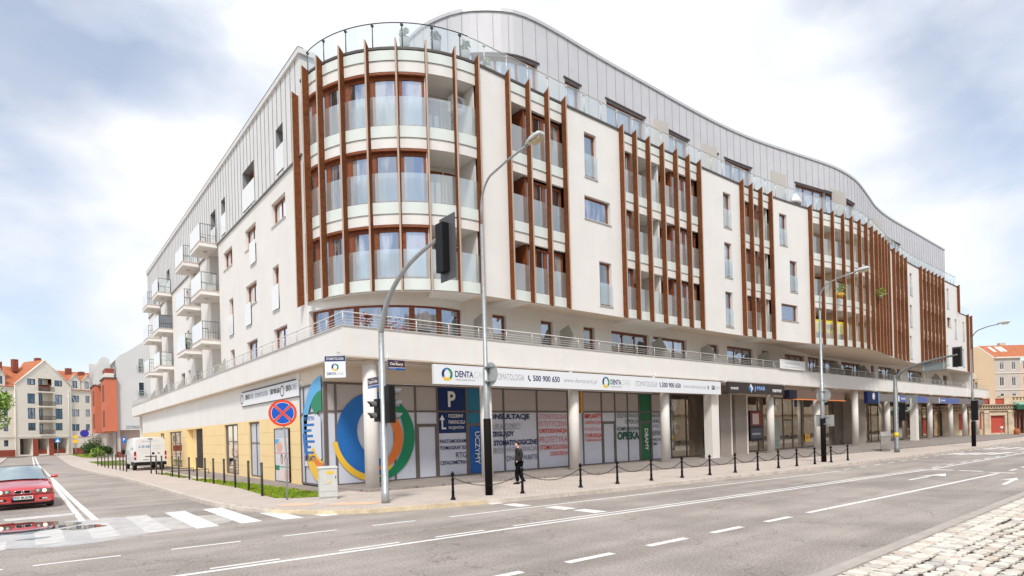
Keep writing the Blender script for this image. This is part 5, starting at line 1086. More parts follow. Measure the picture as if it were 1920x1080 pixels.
def car():
    t=thing('red_car','old red saloon car with headlights on, waiting at the crossing','car',(-.21,25.55,.0),rz=R(2.5))
    def sec(y,wb,ws,zt,zs,z0=.2,cr=.03):
        half=[(0,z0),(wb*.9,z0),(wb,z0+.1),(ws,z0+.28),(ws,zs-.06),(ws-.035,zs),(ws*.80,zt-.01),(ws*.4,zt+cr*.7),(0,zt+cr)]
        return [(x,y,z) for x,z in half]+[(-x,y,z) for x,z in half[-2:0:-1]]
    st=[(0.0,.66,.70,.60,.56,.24),(.05,.74,.79,.66,.60,.2),(.16,.79,.835,.70,.655,.19),(.42,.81,.85,.745,.71,.19),(.9,.82,.855,.82,.79,.2),(1.35,.82,.86,.885,.86,.2),(1.6,.82,.86,.92,.885,.2),(2.6,.82,.86,.93,.90,.2),(3.5,.82,.86,.95,.90,.2),(3.8,.82,.85,.98,.90,.2),(4.25,.78,.82,.98,.88,.24),(4.42,.7,.74,.86,.80,.3)]
    mb=MB().mat(carred); mb.loft([sec(*s) for s in st]); body=mb.build('body',parent=t)
    # greenhouse
    def gs(y,w0,w1,z0,z1): 
        h=[(w0,z0),(w1+.02,z1-.06),(w1-.06,z1),(w1*.5,z1+.02),(0,z1+.03)]
        return [(x,y,z) for x,z in h]+[(-x,y,z) for x,z in h[-2::-1]]
    mb=MB().mat(carred); A=[( .80,1.38,.875),(.80,3.72,.93)]
    secs=[gs(1.40,.77,.74,.86,.90),gs(1.75,.79,.66,.88,1.10),gs(2.12,.80,.60,.89,1.325),gs(2.5,.80,.585,.90,1.35),gs(3.0,.80,.585,.9,1.34),gs(3.4,.79,.60,.92,1.2),gs(3.75,.76,.68,.94,.98)]
    mb.loft(secs,close=False,caps=False); mb.build('roof',parent=t)
    def quad(name,pts,m,par=t): mb=MB().mat(m); mb.face(pts); return mb.build(name,parent=par,fixn=False)
    mb=MB().mat(cg); rows=[(1.405,.72,.925),(1.50,.715,.985),(1.66,.66,1.085),(1.88,.605,1.235),(2.09,.56,1.355)]
    mb.loft([[(w_*q_,y_-.03*(1-q_*q_),z_+.034*(1-q_*q_)) for q_ in [-1+.25*k for k in range(9)]] for y_,w_,z_ in rows],close=False,caps=False); mb.build('windscreen',parent=t,fixn=False)
    quad('rear_window',[(-.62,3.74,1.0),(.62,3.74,1.0),(.56,3.42,1.22),(-.56,3.42,1.22)],cg)
    for s in (-1,1):
        quad('side_window',[(s*.815,1.62,.94),(s*.82,2.45,.95),(s*.645,2.5,1.29),(s*.665,2.12,1.26)],cg); quad('side_window',[(s*.82,2.5,.95),(s*.81,3.35,.97),(s*.655,3.1,1.24),(s*.645,2.55,1.29)],cg)
        mb=MB().mat(carred); mb.loft([[(s*(.86+.02*k),1.62+.07*math.cos(a),1.0+.055*math.sin(a)) for a in [R(30*j) for j in range(12)]] for k in (0,5,9,10)]); mb.mat(black); mb.box(min(s*.80,s*.88),max(s*.80,s*.88),1.60,1.65,.94,.97); mb.build('door_mirror',parent=t)
        for yw in (.82,3.5): wheel(t,s*.76,yw,.30,.2,s)
        # headlight unit with two round lamps
        mb=MB().mat(mat('headlight_housing',(.16,.13,.12),.3)); mb.box(min(s*.30,s*.73),max(s*.30,s*.73),-.006,.05,.535,.655); mb.mat(mat('indicator',(.30,.10,.03),.3)); mb.box(min(s*.70,s*.79),max(s*.70,s*.79),.045,.08,.54,.65); hl=mb.build('headlight',parent=t)
        for xx,rr_,m_ in ((.40,.052,mat('lamp_glass_off',(.55,.55,.5),.15)),(.57,.062,mat('lamp_glass_on',(1,.86,.5),.2,emit=1.2))):
            mb=MB().mat(m_); mb.loft([[(s*xx+rr_*k*math.cos(a),-.012-.012*(1-k),.595+rr_*k*math.sin(a)) for a in [R(30*j) for j in range(12)]] for k in (1,.6,.1)]); mb.build('lamp',parent=hl)
        mb=MB().mat(chrome); cx_=s*.115; ring=lambda f_,y_:[(cx_+.10*f_*math.copysign(abs(math.cos(a))**.5,math.cos(a)),y_,.578+.053*f_*math.copysign(abs(math.sin(a))**.5,math.sin(a))) for a in [R(15*j) for j in range(24)]]
        mb.loft([ring(1.0,-.005),ring(1.0,-.03),ring(.84,-.03),ring(.84,-.012)],caps=False); mb.mat(black); mb.face(ring(.85,-.013)); mb.build('grille',parent=t)
        mb=MB().mat(black); mb.box(min(s*.42,s*.62),max(s*.42,s*.62),-.066,-.05,.30,.37); mb.mat(mat('fog_glass',(.65,.62,.58),.2)); mb.box(min(s*.50,s*.64),max(s*.50,s*.64),-.070,-.055,.315,.365); mb.build('fog_light',parent=t)
    # bumper
    mb=MB().mat(carred); B_=[[(x,y,z) for x,y,z in ((-.86,.25,a),(-.84,.02,a),(-.74,-.045,a),(-.4,-.065,a),(0,-.07,a),(.4,-.065,a),(.74,-.045,a),(.84,.02,a),(.86,.25,a))] for a in (.20,.25,.49,.505)]
    mb.loft([[(x*(.97 if i==0 else 1),y+(.05 if i in (0,3) else 0),z) for x,y,z in r] for i,r in enumerate(B_)],close=False,caps=False,smooth=False)
    mb.mat(black); mb.box(-.78,.78,-.064,.0,.462,.478) if False else None
    mb.mat(black); mb.loft([[(x*1.002,y-.006,z) for (x,y,_),z in zip(B_[0],[z]*9)] for z in (.475,.497)],close=False,caps=False,smooth=False)
    mb.box(-.30,.30,-.073,-.05,.25,.37); mb.box(-.80,.80,.0,.3,.12,.22); mb.build('bumper',parent=t)
    mb=MB().mat(white); mb.box(-.235,.26,-.083,-.074,.335,.45); mb.mat(blue); mb.box(-.26,-.236,-.084,-.074,.335,.45); pl_=mb.build('number_plate',parent=t)
    mb=MB(); text(mb,'PO 8U278',(-.215,-.088,.355),X,Z,.45,.075,black,.02); mb.build('lettering',parent=pl_,fixn=False)
    mb=MB().mat(black); mb.tube([(-.62,1.40,.905),(-.1,1.42,.93),(.42,1.425,.935)],.014,5); mb.tube([(-.1,1.36,.9),(.5,1.40,.925)],.010,5); mb.build('wiper',parent=t)
    mb=MB().mat(black); mb.box(-.42,.42,2.14,2.20,1.345,1.372); mb.build('sunroof',parent=t)
car()
def van():
    vp=mat('white_van_paint',(.74,.74,.72),.35,coat=.5); t=thing('white_van','white panel van with faint lettering parked beside the yellow wall','van',(6.83,50.0,.12),rz=R(1))
    def sec(y,w,zt,z0=.42,wt=None): 
        wt=wt or w*.88; h=[(w*.97,z0),(w,z0+.2),(w,1.25),(wt+.02,zt-.16),(wt-.10,zt-.02),(0,zt+.02)]
        return [(x,y,z) for x,z in h]+[(-x,y,z) for x,z in h[-2::-1]]
    mb=MB().mat(vp); mb.loft([sec(0,1.0,2.36),sec(.06,1.01,2.40),sec(2,1.01,2.42),sec(3.9,1.01,2.38),sec(4.5,1.0,2.0,wt=.85),sec(4.9,.98,1.35,wt=.9),sec(5.4,.9,1.0,wt=.85)]); mb.build('body',parent=t)
    mb=MB().mat(vp)
    for s in (-1,1): mb.box(min(s*.02,s*.93),max(s*.02,s*.93),-.02,0,.62,2.2)
    mb.mat(greyp); mb.box(-.01,.01,-.022,0,.62,2.2); d=mb.build('rear_door',parent=t)
    mb=MB().mat(black); mb.box(-.35,.30,-.035,-.02,.98,1.03); mb.build('door_handle',parent=d); mb=MB(); disc(mb,(.16,-.03,1.22),X,Z,.09,black,16); mb.mat(black); mb.box(.44,.6,-.03,-.022,1.2,1.26); mb.build('door_handle',parent=d,fixn=False)
    mb=MB().mat(black); mb.box(-1.0,1.0,-.10,.1,.36,.60); mb.box(-.14,.14,-.03,0,2.26,2.31); mb.build('rear_bumper',parent=t)
    mb=MB().mat(white); mb.box(-.55,-.05,-.03,-.022,.72,.84); p=mb.build('number_plate',parent=t); mb=MB().mat(black); mb.box(-.5,-.1,-.034,-.031,.765,.80); mb.build('lettering',parent=p)
    for s in (-1,1):
        mb=MB().mat(mat('tail_red',(.35,.01,.015),.25)); mb.box(min(s*.90,s*1.02),max(s*.90,s*1.02),-.04,.12,.80,1.38); mb.mat(mat('tail_clear',(.7,.5,.45),.2)); mb.box(min(s*.905,s*1.022),max(s*.905,s*1.022),-.045,.1,.96,1.08); mb.build('tail_light',parent=t)
        for yw in (1.05,4.4): wheel(t,s*.87,yw,.34,.22,s)
        mb=MB().mat(black); mb.box(min(s*1.03,s*1.25),max(s*1.03,s*1.25),4.35,4.5,1.15,1.5); mb.build('door_mirror',parent=t)
        mb=MB().mat(black); mb.box(min(s*.99,s*1.02),max(s*.99,s*1.02),.1,1.6,.36,.62); mb.build('wheel_arch',parent=t)
    mb=MB(); te=mat('teal_print',(.10,.42,.42),.5)
    for s_,x,z,w_,h,m_ in (('CENTRUM',-.55,2.08,.62,.07,greyp),('LINE',-.72,1.64,.7,.18,te)): text(mb,s_,(x,-.026,z),X,Z,w_,h,m_,.01)
    mb.mat(lgrey)
    for x_,z_,w_ in ((.14,2.10,.42),(-.7,1.46,.5),(-.6,1.27,.45),(.15,1.80,.6),(.15,1.68,.5),(.15,1.52,.55)): mb.box(x_,x_+w_,-.027,-.023,z_,z_+.035)
    text(mb,'LINE',(-1.02,1.6,1.5),-Y,Z,.9,.2,te,.01); mb.build('lettering',parent=t,fixn=False)
van()
# ================================================================= PERSON
def skinned(name,joints,edges,m,parent,sub=1,root=0):
    me=bpy.data.meshes.new(name); me.from_pydata([j[0] for j in joints],edges,[]); o=bpy.data.objects.new(name,me); S.collection.objects.link(o)
    sk=o.modifiers.new('s','SKIN'); sk.use_smooth_shade=True
    for i,j in enumerate(joints):
        r=j[1]; me.skin_vertices[0].data[i].radius=(r,r) if not isinstance(r,tuple) else r
    for i in range(len(joints)): me.skin_vertices[0].data[i].use_root=(i==root)
    ss=o.modifiers.new('u','SUBSURF'); ss.levels=sub; ss.render_levels=sub
    dg=bpy.context.evaluated_depsgraph_get(); nm=bpy.data.meshes.new_from_object(o.evaluated_get(dg)); bpy.data.objects.remove(o)
    nm.materials.clear(); nm.materials.append(m); q=bpy.data.objects.new(name,nm); S.collection.objects.link(q); q.parent=parent; return q
# the walker heads for -x, turned slightly to the camera; local +x is his front
P_=thing('person','man in dark jacket and black trousers walking left past the clinic windows','person',(14.67,17.45,.118),rz=R(158)); P_.scale=(.93,.93,.93)
skin=mat('skin',(.78,.52,.42),.6); jac=mat('dark_grey_jacket',(.038,.037,.033),.9,var=.45,scale=9,bump=.8,spec=.1); trou=mat('black_trousers',(.006,.006,.007),.9,spec=.08); shoe=mat('black_shoe',(.006,.006,.006),.7,spec=.15); hairm=mat('dark_hair',(.03,.018,.012),.7)
J=[((0,0,.93),.10),((0,0,1.12),.10),((0,0,1.32),.10),((-.01,0,1.42),.06),((.02,0,1.51),.052),((.035,0,1.57),.06),
   ((0,.15,1.38),.05),((-.06,.23,1.20),.045),((.05,.22,1.02),.036),((.09,.18,.94),.03),
   ((0,-.15,1.38),.05),((-.08,-.24,1.20),.045),((.04,-.23,1.02),.036),((.08,-.19,.94),.03),
   ((0,.09,.90),.09),((.14,.095,.50),.06),((.10,.10,.14),.022),((.11,.10,.09),.016),
   ((0,-.09,.90),.09),((-.03,-.095,.50),.06),((-.20,-.10,.18),.022),((-.205,-.10,.13),.016)]
Ed=[(0,1),(1,2),(2,3),(3,4),(4,5),(3,6),(6,7),(7,8),(8,9),(3,10),(10,11),(11,12),(12,13),(0,14),(14,15),(15,16),(16,17),(0,18),(18,19),(19,20),(20,21)]
def head(mb):
    # ellipsoid head with brow, nose, chin
    rows=[]
    for i in range(13):
        th=math.pi*i/12; z=math.cos(th); rr_=math.sin(th); ring=[]
        for k in range(16):
            a=2*math.pi*k/16; x=math.cos(a)*rr_; y=math.sin(a)*rr_
            X_=x*.098; Y_=y*.076; Z_=z*.118
            if z<0: X_*=1+.10*z; Y_*=1+.28*z
            if x>.75 and abs(y)<.25 and -.35<z<.12: X_+=.022*(1-abs(z+.12)*2.2)
            if x>.8 and .02<z<.25: X_-=.006
            if x>.6 and z<-.7: X_+=.012
            ring.append((X_+.045,Y_,Z_+1.655))
        rows.append(ring)
    mb.loft(rows)
bd=skinned('body',J,Ed,skin,P_)
mb=MB().mat(skin); head(mb)
for s in (-1,1):
    mb.loft([[(.03+.018*k*math.cos(a),s*(.076+.01*(1-k)),1.65+.03*k*math.sin(a)) for a in [R(45*j) for j in range(8)]] for k in (1,.5)])
    mb.mat(mat('eye_dark',(.02,.015,.01),.3)); mb.obox((.135,s*.03,1.672),X,Y,Z,.006,.012,.005); mb.mat(skin)
mb.mat(mat('lip',(.40,.16,.13),.6)); mb.obox((.138,0,1.60),X,Y,Z,.006,.022,.005); mb.build('head',parent=bd)
mb=MB().mat(hairm); rows=[]
for i in range(8):
    th=math.pi*.60*i/7; z=math.cos(th); rr_=math.sin(th); ring=[]
    for k in range(18):
        a=2*math.pi*k/18; fx=math.cos(a); lim=1 if fx<.3 else .62
        zz=math.cos(min(th,math.pi*.60*lim)); r2=math.sin(min(th,math.pi*.60*lim)); ring.append((fx*r2*.106+.04,math.sin(a)*r2*.084,zz*.126+1.662+random.uniform(-.002,.004)))
    rows.append(ring)
mb.loft(rows,caps=False); mb.build('hair',parent=P_)
JJ=[((0,0,.80),(.185,.21)),((0,0,1.02),(.175,.19)),((0,0,1.22),(.155,.20)),((0,0,1.38),(.13,.20)),((.0,0,1.48),(.085,.09)),
    ((0,.20,1.40),.085),((-.07,.27,1.20),.07),((.06,.25,1.0),.062),((.12,.19,.95),.055),((0,-.20,1.40),.085),((-.09,-.27,1.20),.07),((.05,-.25,1.0),.062),((.11,-.20,.95),.055)]
mb=MB().mat(mat('dark_shirt',(.05,.012,.014),.8)); mb.loft([[(xx+w_*math.cos(a),w_*1.1*math.sin(a),zz) for a in [R(36*j) for j in range(10)]] for zz,w_,xx in ((1.36,.10,.04),(1.47,.075,.03),(1.515,.06,.02))]); mb.build('shirt',parent=P_)
mb=MB().mat(skin)
for s_ in (-1,1): mb.loft([[(xx+.03*math.cos(a),s_*.19+.035*math.sin(a),zz) for a in [R(45*j) for j in range(8)]] for zz,xx in ((.97,.14),(.92,.15))])
mb.build('hand',parent=bd)
skinned('jacket',JJ,[(0,1),(1,2),(2,3),(3,4),(3,5),(5,6),(6,7),(7,8),(3,9),(9,10),(10,11),(11,12)],jac,P_,root=1)
JT=[((0,0,.92),.15),((0,.09,.86),.11),((.145,.095,.50),.092),((.10,.10,.09),.078),((0,-.09,.86),.11),((-.035,-.095,.50),.09),((-.215,-.10,.12),.076)]
skinned('trousers',JT,[(0,1),(1,2),(2,3),(0,4),(4,5),(5,6)],trou,P_)
for (x,y,z,t_) in ((.10,.105,0,0),(-.24,-.105,.03,.35)):
    mb=MB().mat(shoe); mb.loft([[(x+xx*math.cos(t_)+0,y+w_*math.cos(a),z+xx*math.sin(-t_)*.5+h_*(.5+.5*math.sin(a))+ (.04 if t_ else 0)) for a in [R(36*j) for j in range(10)]] for xx,w_,h_ in ((-.07,.03,.06),(-.04,.042,.09),(.06,.045,.085),(.15,.047,.055),(.20,.03,.04))]); mb.build('shoe',parent=P_)
# ================================================================= BACKGROUND
bw=mat('beige_house_wall',(.74,.69,.60),.9,var=.04,scale=.5); bw2=mat('pale_trim',(.72,.68,.60),.8); tile=mat('orange_roof_tiles',(.47,.16,.075),.8,var=.2,scale=2.5); tiled=mat('brick_chimney',(.25,.08,.05),.9,var=.2,scale=3)
brk=mat('red_brick',(.30,.07,.045),.9,var=.25,scale=3); iron=mat('dark_balcony_iron',(.12,.085,.07),.6); bluew=glassmat('blue_window_glass',diff=(.03,.04,.055),fac=.16,curtain=.4,refl=(.32,.55,.85))
whf=mat('white_window_frame',(.7,.7,.68),.5); dkf=mat('dark_brown_frame',(.06,.04,.035),.6)
def bld(name,label,path_p,path_d,path_n):
    return thing(name,label,'house',(0,0,0)), Line(path_p,path_d,path_n)
def winset(B_,pa,lst,fm,gm,vs=(.5,),o=-.12,name='window',bw=.09):
    for q in lst: window(pa,q[0],q[1],q[2],q[3],o,B_,name,fm,gm,vs=vs if q[1]-q[0]>.9 else (),bw=bw)
# beige gabled block at the end of the side street
a=R(28.7); DR=(math.cos(a),math.sin(a)); NR=(math.sin(a),-math.cos(a)); p0=(2.457,150.83)
B1,BP=bld('gabled_house','beige gabled apartment house with orange roof closing the side street',p0,DR,NR)
gw=[(-3.2,-1.8,14.2,15.4),(1.7,3.1,14.2,15.4),(-3.2,-1.85,10.5,12.5),(1.75,3.1,10.5,12.5),(-3.2,-1.85,7.5,9.65),(1.75,3.1,7.5,9.65),(-3.2,-1.85,5.2,6.7),(1.7,3.05,5.2,6.7)]
rw=[(4.98,6.7,11.1,12.5),(7.95,8.85,11.1,12.55),(4.95,6.7,8.15,9.6),(7.95,8.85,8.15,9.65),(4.9,6.65,5.1,6.5),(7.9,8.75,5.1,6.5)]+[(11.+k*3,12.2+k*3,z,z+1.45) for k in range(4) for z in (5.1,8.15,11.1)]
lwn=[(-7.1,-6.2,11,12.45),(-7.0,-6.25,8.1,9.6),(-7.0,-6.25,5.1,6.6),(-7.05,-6.3,2.2,3.4)]+[(-10.3,-9.2,z,z+1.4) for z in (2.1,5.1,8.1,11)]
log=[(-1.25,1.15,13.0,15.6,1.2),(-1.25,1.35,10.1,12.8,1.2),(-1.25,1.35,7.2,9.7,1.2),(-1.25,1.35,4.4,6.7,1.2)]
arch=[(-4.7,-2.5,.5,3.62,3),(-1.55,.35,.5,3.6,3),(1.25,3.95,.5,3.62,3)]
def pp_(u,o,z): return pt(BP,u,o,z)
mb=MB().mat(bw); wall(mb,BP,-5.25,4.85,1.4,14.4,[q for q in gw+log+arch if q[3]<14.4 or q in log[1:] ]+[(-3.2,-1.8,14.2,14.4),(1.7,3.1,14.2,14.4),(-1.25,1.15,13.0,14.4,1.2)],.2,o=.5)
mb=MB().mat(bw)
G0=[q for q in gw if q[3]<14] +log[1:]+[arch_ for arch_ in arch]+[(-1.25,1.15,13.0,14.4,1.2),(-3.2,-1.8,14.2,14.4),(1.7,3.1,14.2,14.4)]
wall(mb,BP,-5.25,4.85,.2,14.4,G0,.2,o=.5)
# gable triangle
def tri(zz): # half widths by height
    f=(zz-14.4)/(19.3-14.4); return (-5.12*(1-f),4.95*(1-f))
zs=[14.4,15.4,15.6,19.3]
l0,r0=tri(14.4); l1,r1=tri(15.4); l2,r2=tri(15.6)
def quadp(u0,u1,z0,z1,v0=None,v1=None): mb.face([pp_(u0,.5,z0),pp_(u1,.5,z0),pp_(u1 if v1 is None else v1,.5,z1),pp_(u0 if v0 is None else v0,.5,z1)])
quadp(l0,-3.2,14.4,15.4,l1,-3.2); quadp(-1.8,-1.25,14.4,15.4); quadp(1.15,1.7,14.4,15.4); quadp(3.1,r0,14.4,15.4,3.1,r1)
mb.face([pp_(l1,.5,15.4),pp_(-1.25,.5,15.4),pp_(-1.25,.5,15.6),pp_(l2,.5,15.6)]); mb.face([pp_(1.15,.5,15.4),pp_(r1,.5,15.4),pp_(r2,.5,15.6),pp_(1.15,.5,15.6)])
mb.face([pp_(l2,.5,15.6),pp_(r2,.5,15.6),pp_(-.02,.5,19.3)])
wall(mb,BP,-14,-5.25,.2,13.6,lwn,.2); wall(mb,BP,4.85,25,.2,13.4,rw,.2)
for u in (-5.25,4.85): mb.face([pp_(u,0,.2),pp_(u,.5,.2),pp_(u,.5,14.4),pp_(u,0,14.4)])
for z,q in ((3.9,.12),(13.35,.15)): pb(mb,BP,-14,-5.26,0,q,z,z+.25); pb(mb,BP,4.86,25,0,q,z,z+.25); 
mb.mat(bw2); pb(mb,BP,-5.3,4.9,.5,.62,3.85,4.1)
mb.build('wall',parent=B1,fixn=False)
mb=MB().mat(brk)
for x0,x1 in ((-2.5,-1.56),(.38,1.2)): pb(mb,BP,x0,x1,.51,.56,.2,3.6)
for x0,x1 in ((-14,-5.26),(4.86,25)): pb(mb,BP,x0,x1,.0,.05,.2,1.5)
pb(mb,BP,-1.5,.3,-.2,-.1,.2,1.4); pb(mb,BP,1.3,3.9,-.4,-.3,.2,1.4); mb.build('brick_plinth',parent=B1)
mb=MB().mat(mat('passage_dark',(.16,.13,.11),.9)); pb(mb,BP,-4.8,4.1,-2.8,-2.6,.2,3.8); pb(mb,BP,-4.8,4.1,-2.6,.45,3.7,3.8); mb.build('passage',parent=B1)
mb=MB().mat(bw2); 
for s in (-1,1):
    e0=pp_(s*5.1 if s>0 else -5.35,.55,14.15); e1=pp_(-.02,.55,19.35); d=Vector(e1)-Vector(e0); mb.tube([e0,e1],.16,4)
mb.lathe([(.5,0),(.5,.06)],(0,0,0),3) if False else None
for r1_,r2_ in ((.62,.5),): 
    c=Vector(pp_(-.02,.52,17.4)); crescent(mb,c,Vector((*DR,0)),Z,r1_,r2_,0,360,bw2)
mb.build('gable_trim',parent=B1)
winset(B1,Line(Vector(p0)+Vector(NR)*.5,DR,NR),gw,dkf,bluew); winset(B1,BP,rw+lwn,dkf,bluew)
winset(B1,Line(Vector(p0)+Vector(NR)*.5,DR,NR),[(q[0]+.1,q[0]+1.2,q[2]+.1,q[3]-.2) for q in log],dkf,bluew,o=-1.0,name='balcony_door')
mb=MB().mat(bw); 
for q in log: pb(mb,Line(Vector(p0)+Vector(NR)*.5,DR,NR),q[0],q[1],-1.3,-1.15,q[2],q[3])
mb.build('loggia_wall',parent=B1)
for q,ex_ in zip(log,(.25,.2,.2,0)):
    PL_=Line(Vector(p0)+Vector(NR)*.5,DR,NR); mb=MB().mat(bw2); pb(mb,PL_,q[0]-ex_,q[1]+ex_,-.1,.55,q[2]-.25,q[2]); b_=mb.build('balcony',parent=B1)
    mb=MB().mat(iron); pb(mb,PL_,q[0]-ex_,q[1]+ex_,.5,.54,q[2]+.85,q[2]+.92)
    u=q[0]-ex_
    while u<q[1]+ex_: pb(mb,PL_,u,u+.04,.5,.54,q[2],q[2]+.86); u+=.11
    mb.build('balcony_railing',parent=b_)
mb=MB().mat(tile)
def rq(u0,u1,o0,z0,o1,z1): mb.face([pp_(u0,o0,z0),pp_(u1,o0,z0),pp_(u1,o1,z1),pp_(u0,o1,z1)])
rq(-14,26,.3,13.7,-5,18.1); mb.face([pp_(-14,-5,18.1),pp_(26,-5,18.1),pp_(26,-11,13.5),pp_(-14,-11,13.5)])
for s,(e,) in ((-1,(-5.3,)),(1,(5.05,))): mb.face([pp_(e,.6,14.25),pp_(-.02,.6,19.42),pp_(-.02,-6.2,19.42),pp_(e,-2,14.25)])
mb.mat(tiled)
rf_=mb.build('roof',parent=B1,fixn=False)
for u,o,z in ((-6.9,-1.5,18.4),(-3.1,-3.5,19.4),(.6,-2.8,20.0),(3.1,-4.0,18.6),(6.2,-2.5,18.4),(9.4,-3.5,18.0)):
    mb=MB().mat(tiled); pb(mb,BP,u-.45,u+.45,o-.4,o+.4,z-2.4,z); mb.mat(bw2); pb(mb,BP,u-.52,u+.52,o-.47,o+.47,z,z+.12); mb.build('chimney',parent=rf_)
for u0,u1,w in ((4.6,6.95,(5.35,6.3)),(7.15,9.3,(7.8,8.65)),(-8.2,-6.7,(-7.9,-7.1)),(12,14.2,(12.6,13.5)),(16,18.2,(16.6,17.5))):
    mb=MB().mat(bw); c=(u0+u1)/2; PD=Line(Vector(p0)+Vector(NR)*.15,DR,NR); wall(mb,PD,u0,u1,13.5,15.7,[(w[0],w[1],14.1,15.6)],.1); mb.face([pt(PD,u0,0,15.7),pt(PD,u1,0,15.7),pt(PD,c,0,16.95)])
    for u in (u0,u1): mb.face([pt(PD,u,0,13.5),pt(PD,u,-3,13.5),pt(PD,u,-3,15.7),pt(PD,u,0,15.7)])
    mb.mat(bw2); mb.tube([pt(PD,u0,.1,15.65),pt(PD,c,.1,17.0),pt(PD,u1,.1,15.65)],.09,4); mb.mat(tile)
    mb.face([pt(PD,u0-.1,.1,15.68),pt(PD,c,.1,17.02),pt(PD,c,-4,17.02),pt(PD,u0-.1,-4,15.68)]); mb.face([pt(PD,u1+.1,.1,15.68),pt(PD,c,.1,17.02),pt(PD,c,-4,17.02),pt(PD,u1+.1,-4,15.68)])
    d=mb.build('dormer',parent=B1,fixn=False); window(PD,w[0],w[1],14.1,15.6,-.06,d,'window',dkf,bluew,bw=.09)
mb=MB().mat(bw2)
for u in (-5.4,4.2,-8.9): mb.tube([pp_(u,.62 if u!=-8.9 else .1,.3),pp_(u,.62 if u!=-8.9 else .1,13.6)],.07,6)
mb.build('drainpipe',parent=B1)
# orange and white building on the right of the side street
B2=thing('street_house','white house with orange projecting bays beyond the end of the main building','house',(0,0,0))
ws=mat('pale_grey_wall',(.60,.60,.585),.9,var=.03,scale=.5); orr=mat('orange_red_wall',(.56,.17,.095),.9,var=.05,scale=.6); pk=mat('pinkish_wall',(.55,.47,.43),.9)
GF=Line((0,102),(1,0),(0,-1)); SF=Line((9.85,0),(0,1),(-1,0))
mb=MB().mat(ws)
prof=[(9.85,14.3),(10.4,15.0),(11.2,15.5),(12.0,16.1),(12.8,16.75),(13.6,17.3),(14.6,17.8),(16.5,18.4),(24,18.4)]
mb.face([(x,102,4.1) for x in (9.85,)]+[(24,102,4.1)]+[(x,102,z) for x,z in reversed(prof)])
mb.face([(9.85,102,4.1),(9.85,140,4.1),(9.85,140,13.5),(9.85,102,13.5)])
for a_,b_ in zip(prof,prof[1:]): mb.face([(a_[0],102,a_[1]),(b_[0],102,b_[1]),(b_[0],140,b_[1]),(a_[0],140,a_[1])])
mb.mat(pk); mb.face([(9.85,103.2,.1),(24,103.2,.1),(24,103.2,4.1),(9.85,103.2,4.1)]); mb.face([(10.3,102,.1),(10.3,140,.1),(10.3,140,4.1),(10.3,102,4.1)]); mb.box(9.86,10.25,102.02,102.5,.1,4.1); mb.face([(9.85,102,4.1),(24,102,4.1),(24,103.2,4.1),(9.85,103.2,4.1)])
mb.mat(brk); mb.box(9.8,24,101.95,103.19,.0,.95); mb.build('wall',parent=B2,fixn=False)
winset(B2,GF,[(12.6,13.4,12.6,14.75),(12.6,13.4,8.95,11.2)],whf,bluew,vs=(),o=.06)
for z in (12.9,9.1):
    mb=MB().mat(mat('green_grey_rail',(.4,.46,.43),.5))
    for k in range(4): mb.box(12.4,13.6,101.75,101.79,z+.25*k,z+.25*k+.07)
    mb.build('window_guard',parent=B2)
mb=MB(); text(mb,'SZYPERSKA 1',(10.95,101.97,4.3),X,Z,2.2,.42,greyp,.03); mb.build('lettering',parent=B2,fixn=False)
for i,(y0,y1,z1) in enumerate(((101.4,107,11.5),(113,120,11.4))):
    mb=MB().mat(orr); x0=8.45 if i==0 else 8.1; mb.box(x0,9.9,y0,y1,3.95,z1); mb.mat(mat('dark_cornice',(.10,.07,.06),.8)); mb.box(x0-.15,9.95,y0-.12,y1+.12,z1,z1+.15); b_=mb.build('bay',parent=B2)
    PS=Line((x0,0),(0,1),(-1,0))
    for z in (4.6,8.3):
        for y in (y0+.9,y0+2.6): window(PS,y,y+.8,z,z+2.4,.03,b_,'window',dkf,bluew,bw=.1)
mb=MB().mat(bw2); mb.box(8.5,9.6,101.6,106,11.7,12.3); mb.mat(brk); mb.box(8.6,9.7,101.8,106,12.3,13.0); mb.build('terrace_planter',parent=B2)
mb=MB().mat(ws); 
arcp=[(8.4,13.2)]+[(9.15+.75*math.cos(R(180-18*k)),14.5+1.0*math.sin(R(18*k))) for k in range(11)]+[(9.9,13.2)]
for y in (109,): 
    mb.face([(x,y,z) for x,z in arcp]); 
    for a_,b_ in zip(arcp,arcp[1:]): mb.face([(a_[0],y,a_[1]),(b_[0],y,b_[1]),(b_[0],y+8,b_[1]),(a_[0],y+8,a_[1])])
mb.box(8.4,9.9,109,120,11.4,13.2); mb.lathe([(1.4,11),(1.4,15.9),(1.45,16.1)],(9.6,124,0),20); mb.build('attic',parent=B2,fixn=False)
mb=MB().mat(iron)
for y in (109.5,111.5):
    for z in (4.4,8.0):
        mb.box(9.0,9.85,y-1,y+1,z-.15,z)
        for k in range(8): mb.box(9.0,9.03,y-1+k*.28,y-.97+k*.28,z,z+1.0)
mb.build('balcony',parent=B2)
mb=MB().mat(galvd); mb.tube([(9.72,101.85,.2),(9.72,101.85,13.6)],.08,6); mb.build('drainpipe',parent=B2)
t=thing('parking_sign','small blue parking sign on the pale wall left of the white van','sign',(10.5,100.5,2.2)); mb=MB().mat(blue); mb.box(-.25,.25,-.02,0,0,.9); mb.build('plate',parent=t); mb=MB(); text(mb,'P',(-.12,-.03,.3),X,Z,.24,.4,white,.03); mb.build('lettering',parent=t,fixn=False)
t=thing('sign_post','','sign',(0,0,0)) if False else None
